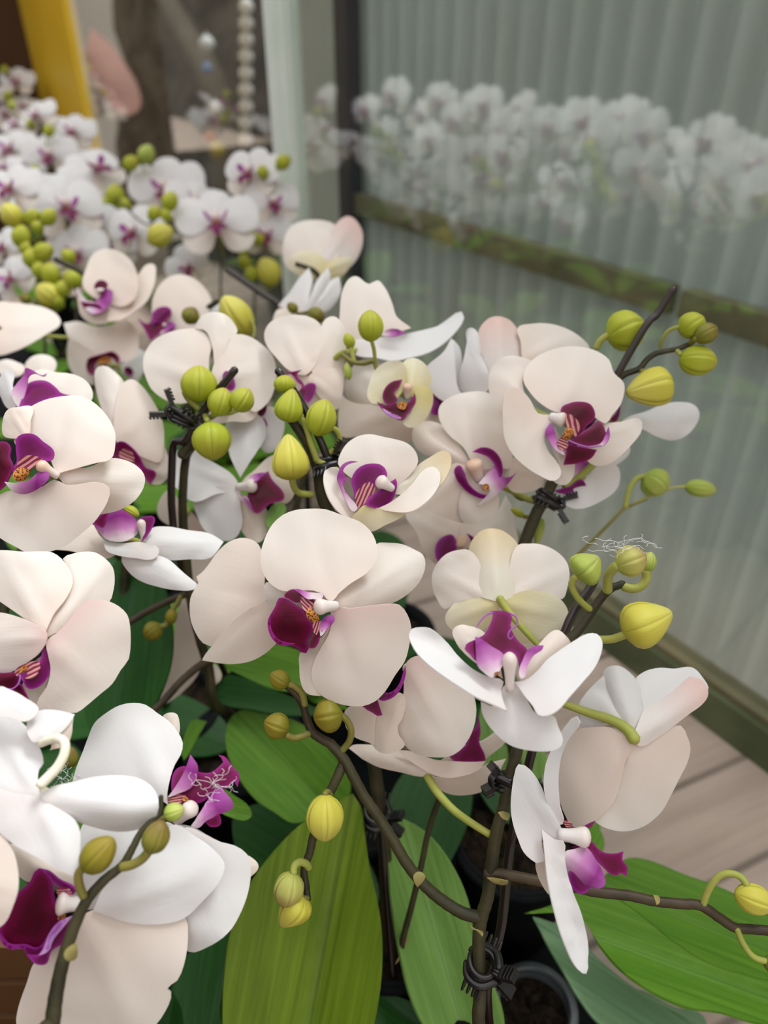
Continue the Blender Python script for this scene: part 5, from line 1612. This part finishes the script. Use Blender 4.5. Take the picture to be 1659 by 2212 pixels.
# ------------------------------------------------------------------ plant 10: in front of the glass, middle
P10 = Plant('orchid plant behind centre with spiky white back petals below the mint-white upright', (.0, .53, .105))
P10.spike('P', '640,1150 660,1000 670,850 680,700 690,600 640,570', (.68, .64), (8, 5), 'stem', True)
f = P10.flower('C', (590, 330), .59, None)
f.petal('570,350 420,310 450,270 480,240 540,150 602,80 622,150 605,240 590,310', (-.2, .3), 0, (602, 82), m='petalb')
f.petal('570,340 610,250 650,160 712,75 728,130 692,230 640,320', (0, .3), -1, (712, 77), m='petalb')
f.petal('610,340 680,240 740,150 782,136 792,220 762,280 700,340', (.2, .2), 0, (784, 138), m='petalb')
f.petal('560,330 500,330 420,330 380,420 460,430 560,400', (-.2, .1), 1, (385, 415), m='petalp')
P10.bud('C', (530, 345), (475, 290), 32, .56, 'budb', None)
P10.bud('C', (600, 330), (690, 395), 46, .55, 'budb', '600,340 560,350 530,350', .56, 9, 'pedo')
f = P10.flower('P', (690, 585), .655, None)
f.petal('690,595 625,582 612,530 630,490 680,476 722,486 740,520 720,570', (-.1, .2), 1, (660, 478))
f.petal('690,595 700,530 722,490 752,468 778,490 782,530 762,570 722,597', (.15, .2), 0, (760, 470), m='petalt')
f.sepal('690,602 640,592 622,562 660,543 702,560 722,597', (0, 0), -2, (630, 560), m='petaly')
f.petal('700,585 720,560 765,555 745,590 720,605', (.1, 0), -3, (760, 560), m='petaly')
# ------------------------------------------------------------------ rows further back: whole blossoms
def far_plant(label, spike, z, flowers, buds, leaves=4, r=7, view='0'):
    pts = V(view, spike)
    x, y = pts[0]
    p = at(x, y, z)
    P = Plant(label, (p.x, p.y, .105))
    P.spike(view, spike, (z, z), (r, r * .6), 'stem', True)
    for fl in flowers:
        place_blossom(P, fl[0], fl[1], z + fl[5] if len(fl) > 5 else z - .02, fl[2], fl[3], fl[4] if len(fl) > 4 else random.uniform(-12, 12), view)
    for b in buds:
        ball_bud(P, b[0], b[1], b[2], z - .03, b[3] if len(b) > 3 else 'bud', b[4] if len(b) > 4 else None, view)
    for k in range(leaves):
        P.wleaf(.9 + k * 2 * math.pi / leaves + random.uniform(-.3, .3), random.uniform(.14, .19), .062, random.uniform(.35, .75), random.choice(['leaf', 'leafd', 'leaf']))
    return P

far_plant('farther orchid plant with a hot-pink lip beside the tip of a grey stake', '1150,1900 1130,1500 1120,1250 1000,1080 850,1060 760,1150 640,1060 590,1010', .93,
          [(1110, 1130, 205, (.1, .25), 8), (960, 1360, 120, (-.2, -.1), 30, .03), (690, 1180, 150, (-.2, .1), -10, .05), (1000, 1030, 150, (.35, .3), 0, .07)],
          [(870, 1030, 42), (790, 1090, 32), (850, 1100, 30), (820, 1205, 58, 'budy')], 5)
far_plant('farther orchid plant with a three-blossom column against the mint-white upright', '1300,1750 1310,1400 1340,1150 1330,950 1400,850', 1.0,
          [(1285, 880, 150, (-.25, .15), -15), (1395, 1030, 135, (.25, .1), 10), (1360, 1190, 130, (.1, 0), 0), (1600, 1250, 120, (.1, .2), 0, .1)],
          [(1345, 880, 30), (1450, 830, 36), (1290, 1200, 25), (1330, 1225, 28), (1250, 1340, 32), (1285, 1400, 35), (1375, 1390, 62, 'budy'), (1250, 1290, 22)], 4)
far_plant('farther orchid plant below the far pane with a single dark lip and two bud pairs', '900,1700 880,1400 850,1150 830,1000 700,850', 1.08,
          [(850, 960, 190, (0, .15), 5), (560, 1240, 150, (.1, .2), 0, .02), (480, 870, 160, (.3, .45), 60, .06)],
          [(670, 835, 36), (750, 790, 42, 'budg'), (590, 1000, 48), (548, 1042, 32), (640, 1050, 32)], 4)
far_plant('farther orchid plant at left with a large pale blossom turned right and a lavender lip', '400,1800 390,1500 380,1250 330,1100 200,1050', .98,
          [(330, 1050, 190, (.45, .2), 20), (395, 1285, 150, (.1, 0), 0), (170, 1000, 130, (-.2, .3), 40, .03), (480, 1120, 130, (.5, .2), 10, .03)],
          [], 5)
far_plant('orchid plant at the left edge bristling with a cluster of small green buds', '240,1900 230,1650 210,1450 190,1300 150,1150 70,1090', .80,
          [(60, 960, 150, (-.1, .2), 0, .08), (60, 1420, 130, (-.3, .1), 20, .02), (20, 1260, 110, (-.3, .1), 0, .04)],
          [(60, 1100, 56, 'budy'), (165, 1110, 36), (250, 1110, 38), (110, 1210, 48), (190, 1160, 30), (220, 1290, 45), (160, 1320, 42), (260, 1400, 48),
           (370, 1430, 45), (350, 1310, 36), (250, 1510, 62, 'budy'), (320, 1480, 40), (200, 1380, 36), (130, 1270, 30), (290, 1540, 36), (130, 1530, 28, 'budb')], 5, 8)
far_plant('orchid plant in the distance with a pale blossom over a dark maroon lip', '230,1500 240,1200 250,1000 260,850 180,700', 1.25,
          [(255, 790, 135, (.1, .1), 5), (470, 880, 150, (.3, .4), 100), (120, 880, 120, (-.2, .3), 0), (30, 860, 90, (-.3, .3), 0)],
          [(180, 870, 24), (250, 670, 28)], 3, 6)
far_plant('orchid plant in the distance just below the foot of the yellow post', '300,1400 310,1100 320,900 340,760 300,650 160,630', 1.5,
          [(375, 670, 110, (.1, .2), 0), (190, 590, 105, (-.2, .25), 20), (60, 760, 125, (-.1, .2), 0, -.1), (90, 640, 90, (-.2, .4), 0)],
          [(155, 635, 22), (255, 672, 28), (60, 540, 22)], 3, 5)
far_plant('most distant orchid plant at the left edge beside the yellow post', '60,1300 70,900 80,600 70,450', 1.95,
          [(85, 410, 85, (.1, .2), 0), (30, 580, 90, (0, .3), 15), (120, 540, 70, (.2, .3), 0), (-20, 480, 60, (-.2, .3), 0)],
          [(25, 360, 20), (40, 490, 22)], 2, 4)

# the row at the far left of the tray: outside the picture itself, but mirrored in the glass
GM = GQ + .008
def mirrored(px, py, q):
    """the point at distance q along WN whose mirror image in the glass falls on a photo pixel"""
    d = ray(px, py)
    k = (2 * GM - q - CAM.dot(WN)) / d.dot(WN)
    p = CAM + d * k
    return p - WN * (2 * (p.dot(WN) - GM))

for lab, q, cx_, pts in (
        ('mirrored in the glass just right of the dark post', -.18, 860, '700,215 790,235 850,205 905,245 830,290 880,330 800,330 950,215 930,300 845,370 905,400'),
        ('mirrored lowest in the glass', -.12, 1010, '985,260 1040,225 1085,280 1010,320 960,370 1050,360 1000,420 945,430 1090,330 1040,440 1010,480 970,330'),
        ('mirrored in the glass above the middle of the rail', -.22, 1180, '1120,235 1180,270 1130,310 1220,320 1160,370 1210,390 1110,400 1250,260 1180,440 1120,460 1250,400'),
        ('mirrored in the glass above the dark slanting stake', -.16, 1360, '1290,300 1340,255 1390,285 1320,350 1380,360 1440,320 1290,390 1350,420 1280,455 1420,400 1230,480'),
        ('mirrored nearest its right edge', -.20, 1530, '1470,330 1530,300 1580,340 1500,390 1560,400 1620,350 1480,440 1540,460 1640,420')):
    foot = mirrored(cx_, 430, q)
    P = Plant('orchid plant left of the picture, ' + lab, (foot.x, foot.y, .105), 'orchids mirrored in the glass')
    top = mirrored(cx_ - 10, 250, q)
    mb = MB()
    line = [P.loc, P.loc.lerp(top, .5) + WN * .01, top]
    mb.tube(line, [.003, .0026, .0016], 10, 0, 6)
    link('flower_stem', mb.mesh('flower_stem'), P.root, P.loc, [M['stem']])
    P.path = [line[0].lerp(line[2], i / 30) for i in range(31)]
    for x_, y_ in V('P', pts):
        f = place_blossom(P, 829, 1106, 1.0, 1, (0, 0), 0, 'P')
        C_ = mirrored(x_, y_, q + random.uniform(-.05, .06))
        Z = (WN + Vector((random.uniform(-.5, .3), random.uniform(-.9, .1), random.uniform(-.05, .5)))).normalized()
        X = Vector((0, 0, 1)).cross(Z).normalized()
        R = Matrix((X, Z.cross(X), Z)).transposed().to_4x4() @ Matrix.Rotation(random.uniform(-.4, .4), 4, 'Z')
        f.matrix_local = Matrix.Translation(C_ - P.loc) @ R @ Matrix.Scale(random.uniform(.95, 1.15), 4)
    for k in range(4):
        P.wleaf(.5 + k * 1.57, .15, .06, random.uniform(.4, .7), random.choice(['leaf', 'leafd']))

# leaves for the second-row plants, built in the world
for P, angs in ((P7, (2.2, 3.4, 4.6)), (P8, (.4, 2.0, 3.6, 5.2)), (P9, (1.0, 2.8, 4.4)), (P10, (1.6, 3.2, 5.6))):
    for a_ in angs:
        P.wleaf(a_, .15, .06, random.uniform(.3, .6), random.choice(['leaf', 'leafd']))
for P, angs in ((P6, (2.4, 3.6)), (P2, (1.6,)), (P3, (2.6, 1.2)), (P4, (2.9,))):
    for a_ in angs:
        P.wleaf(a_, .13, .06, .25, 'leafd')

# ------------------------------------------------------------------ pots under the plants
WHERE = ['with the side shoot of buds at front centre', 'under the right-hand plant with the slanting stake', 'under the spike tipped with lime-green buds', 'under the spike with four round buds and a black clip',
         'under the brightest white blossoms at lower left', 'under the two large cream blossoms at the left edge', 'under the tall tan shaded flower', 'under the peach-petalled second-row plant at left',
         'under the half-open yellow bud in the second row', 'under the spiky white back petals', 'under the farther plant with the hot-pink lip', 'under the three-blossom column by the mint-white upright',
         'under the farther plant below the far pane', 'under the large pale blossom turned right', 'under the cluster of small green buds', 'under the distant blossom with the maroon lip',
         'under the distant plant at the foot of the yellow post', 'under the most distant plant by the yellow post'] + ['under the plant ' + v for v in ('mirrored just right of the dark post', 'mirrored with the lowest blossoms', 'mirrored above the middle of the rail', 'mirrored above the slanting stake', 'mirrored nearest the right edge')]
for i, P in enumerate(PLANTS):
    pot('black plastic plant pot ' + WHERE[i], (P.loc.x, P.loc.y, .004), .048 if i < 10 else .055)
wr = pot('cloudy grey plastic pot wrap standing on the boards at lower right', (.103, .234, .004), .027, .045, None, 'wrap')

# ------------------------------------------------------------------ stakes and clips
stake('dark slanting stake rising above the upper right buds', [Vector((.108, .326, .10)), at(1085, 1480, .462), at(1125, 1190, .45), at(1180, 1075, .44), at(1262, 935, .425), at(1330, 815, .418), at(1394, 705, .41), at(1420, 678, .41), at(1456, 623, .405)], .0021)
stake('brown stake beside the lowest front stem, glossy behind the yellow bud', [Vector((.066, .155, .10)), at(1052, 2150, .372), at(1083, 2000, .372), at(1103, 1820, .373), at(1135, 1680, .374), at(1218, 1372, .376), at(1275, 1270, .378), at(1284, 1250, .379)], .0024)
stake('dark stake from the middle buds down between the two broad leaves', [Vector((.012, .272, .10)), at(856, 2144, .462), at(832, 1900, .457), at(821, 1750, .455), at(809, 1650, .452), at(770, 1320, .435), at(735, 1100, .415), at(707, 988, .404), at(652, 872, .402), at(600, 800, .40)], .0022)
stake('short dark stake tip among the round buds left of centre', [Vector((-.105, .41, .10)), at(400, 1250, .47), at(372, 985, .437), at(402, 950, .43), at(440, 888, .427), at(467, 850, .424), at(508, 798, .42)], .0023)
stake('grey stake slanting from the hot-pink lip to the spiky white petals', [at(640, 830, .69) - Vector((0, 0, .25)), at(650, 760, .68), at(615, 672, .64), at(560, 630, .66), at(490, 582, .69)], .0030)
up1 = (at(1180, 1060, .42) - at(1150, 1130, .42))
clip('black spring clip on the right-hand stem under the open blossom', at(1182, 1078, .438), up1, cv(.9, .2, .3), .0062, .012)
clip('black spring clip beside the four round buds left of centre', at(398, 905, .424), at(440, 860, .43) - at(400, 920, .43), cv(-.9, .1, .4), .0068, .013)
clip('black spring clip where the middle stake meets the bud stem', at(705, 1000, .408), at(690, 960, .41) - at(715, 1040, .41), cv(.8, .1, .4), .0055, .012)
clip('black spring clip with a round end in front of the dark leaves at centre', at(812, 1760, .452), Vector((0, 0, 1)), cv(.85, .1, .5), .0065, .014)
clip('black toothed clip on the front stem beside the profile blossom', at(1098, 1690, .356), at(1108, 1655, .352) - at(1090, 1720, .352), cv(-.6, .1, .2), .0052, .007)
clip('lowest black clip joining the front stem and its stake', at(1042, 2085, .354), Vector((0, 0, 1)), cv(.8, -.2, .5), .0062, .013)

# cobweb threads
def web(label, c, z, rx, ry, n, r=.00011):
    mb = MB()
    for k in range(n):
        p = [c[0] + random.gauss(0, rx * .5), c[1] + random.gauss(0, ry * .5)]
        zz = z + random.uniform(-.004, .004)
        pts = []
        a_ = random.uniform(0, 6.28)
        for j in range(7):
            pts.append(at(p[0], p[1], zz))
            a_ += random.uniform(-1.1, 1.1)
            p = [p[0] + rx * .22 * math.cos(a_), p[1] + ry * .22 * math.sin(a_)]
            zz += random.uniform(-.001, .001)
        mb.tube(pts, r, 4, 0, 3)
    o = link('cobweb', mb.mesh('cobweb'), None, at(c[0], c[1], z), [M['web']])
    tag(o, label, 'cobweb', None, 'stuff')
web('fine white cobweb over the topmost green bud at right', (1345, 1180), .341, 48, 24, 22)
web('fine cobweb threads on the magenta lip at lower left', (455, 1700), .300, 45, 30, 16, .00009)
web('grey cobweb threads between the bright blossoms at lower left', (140, 1680), .32, 25, 25, 16, .00009)
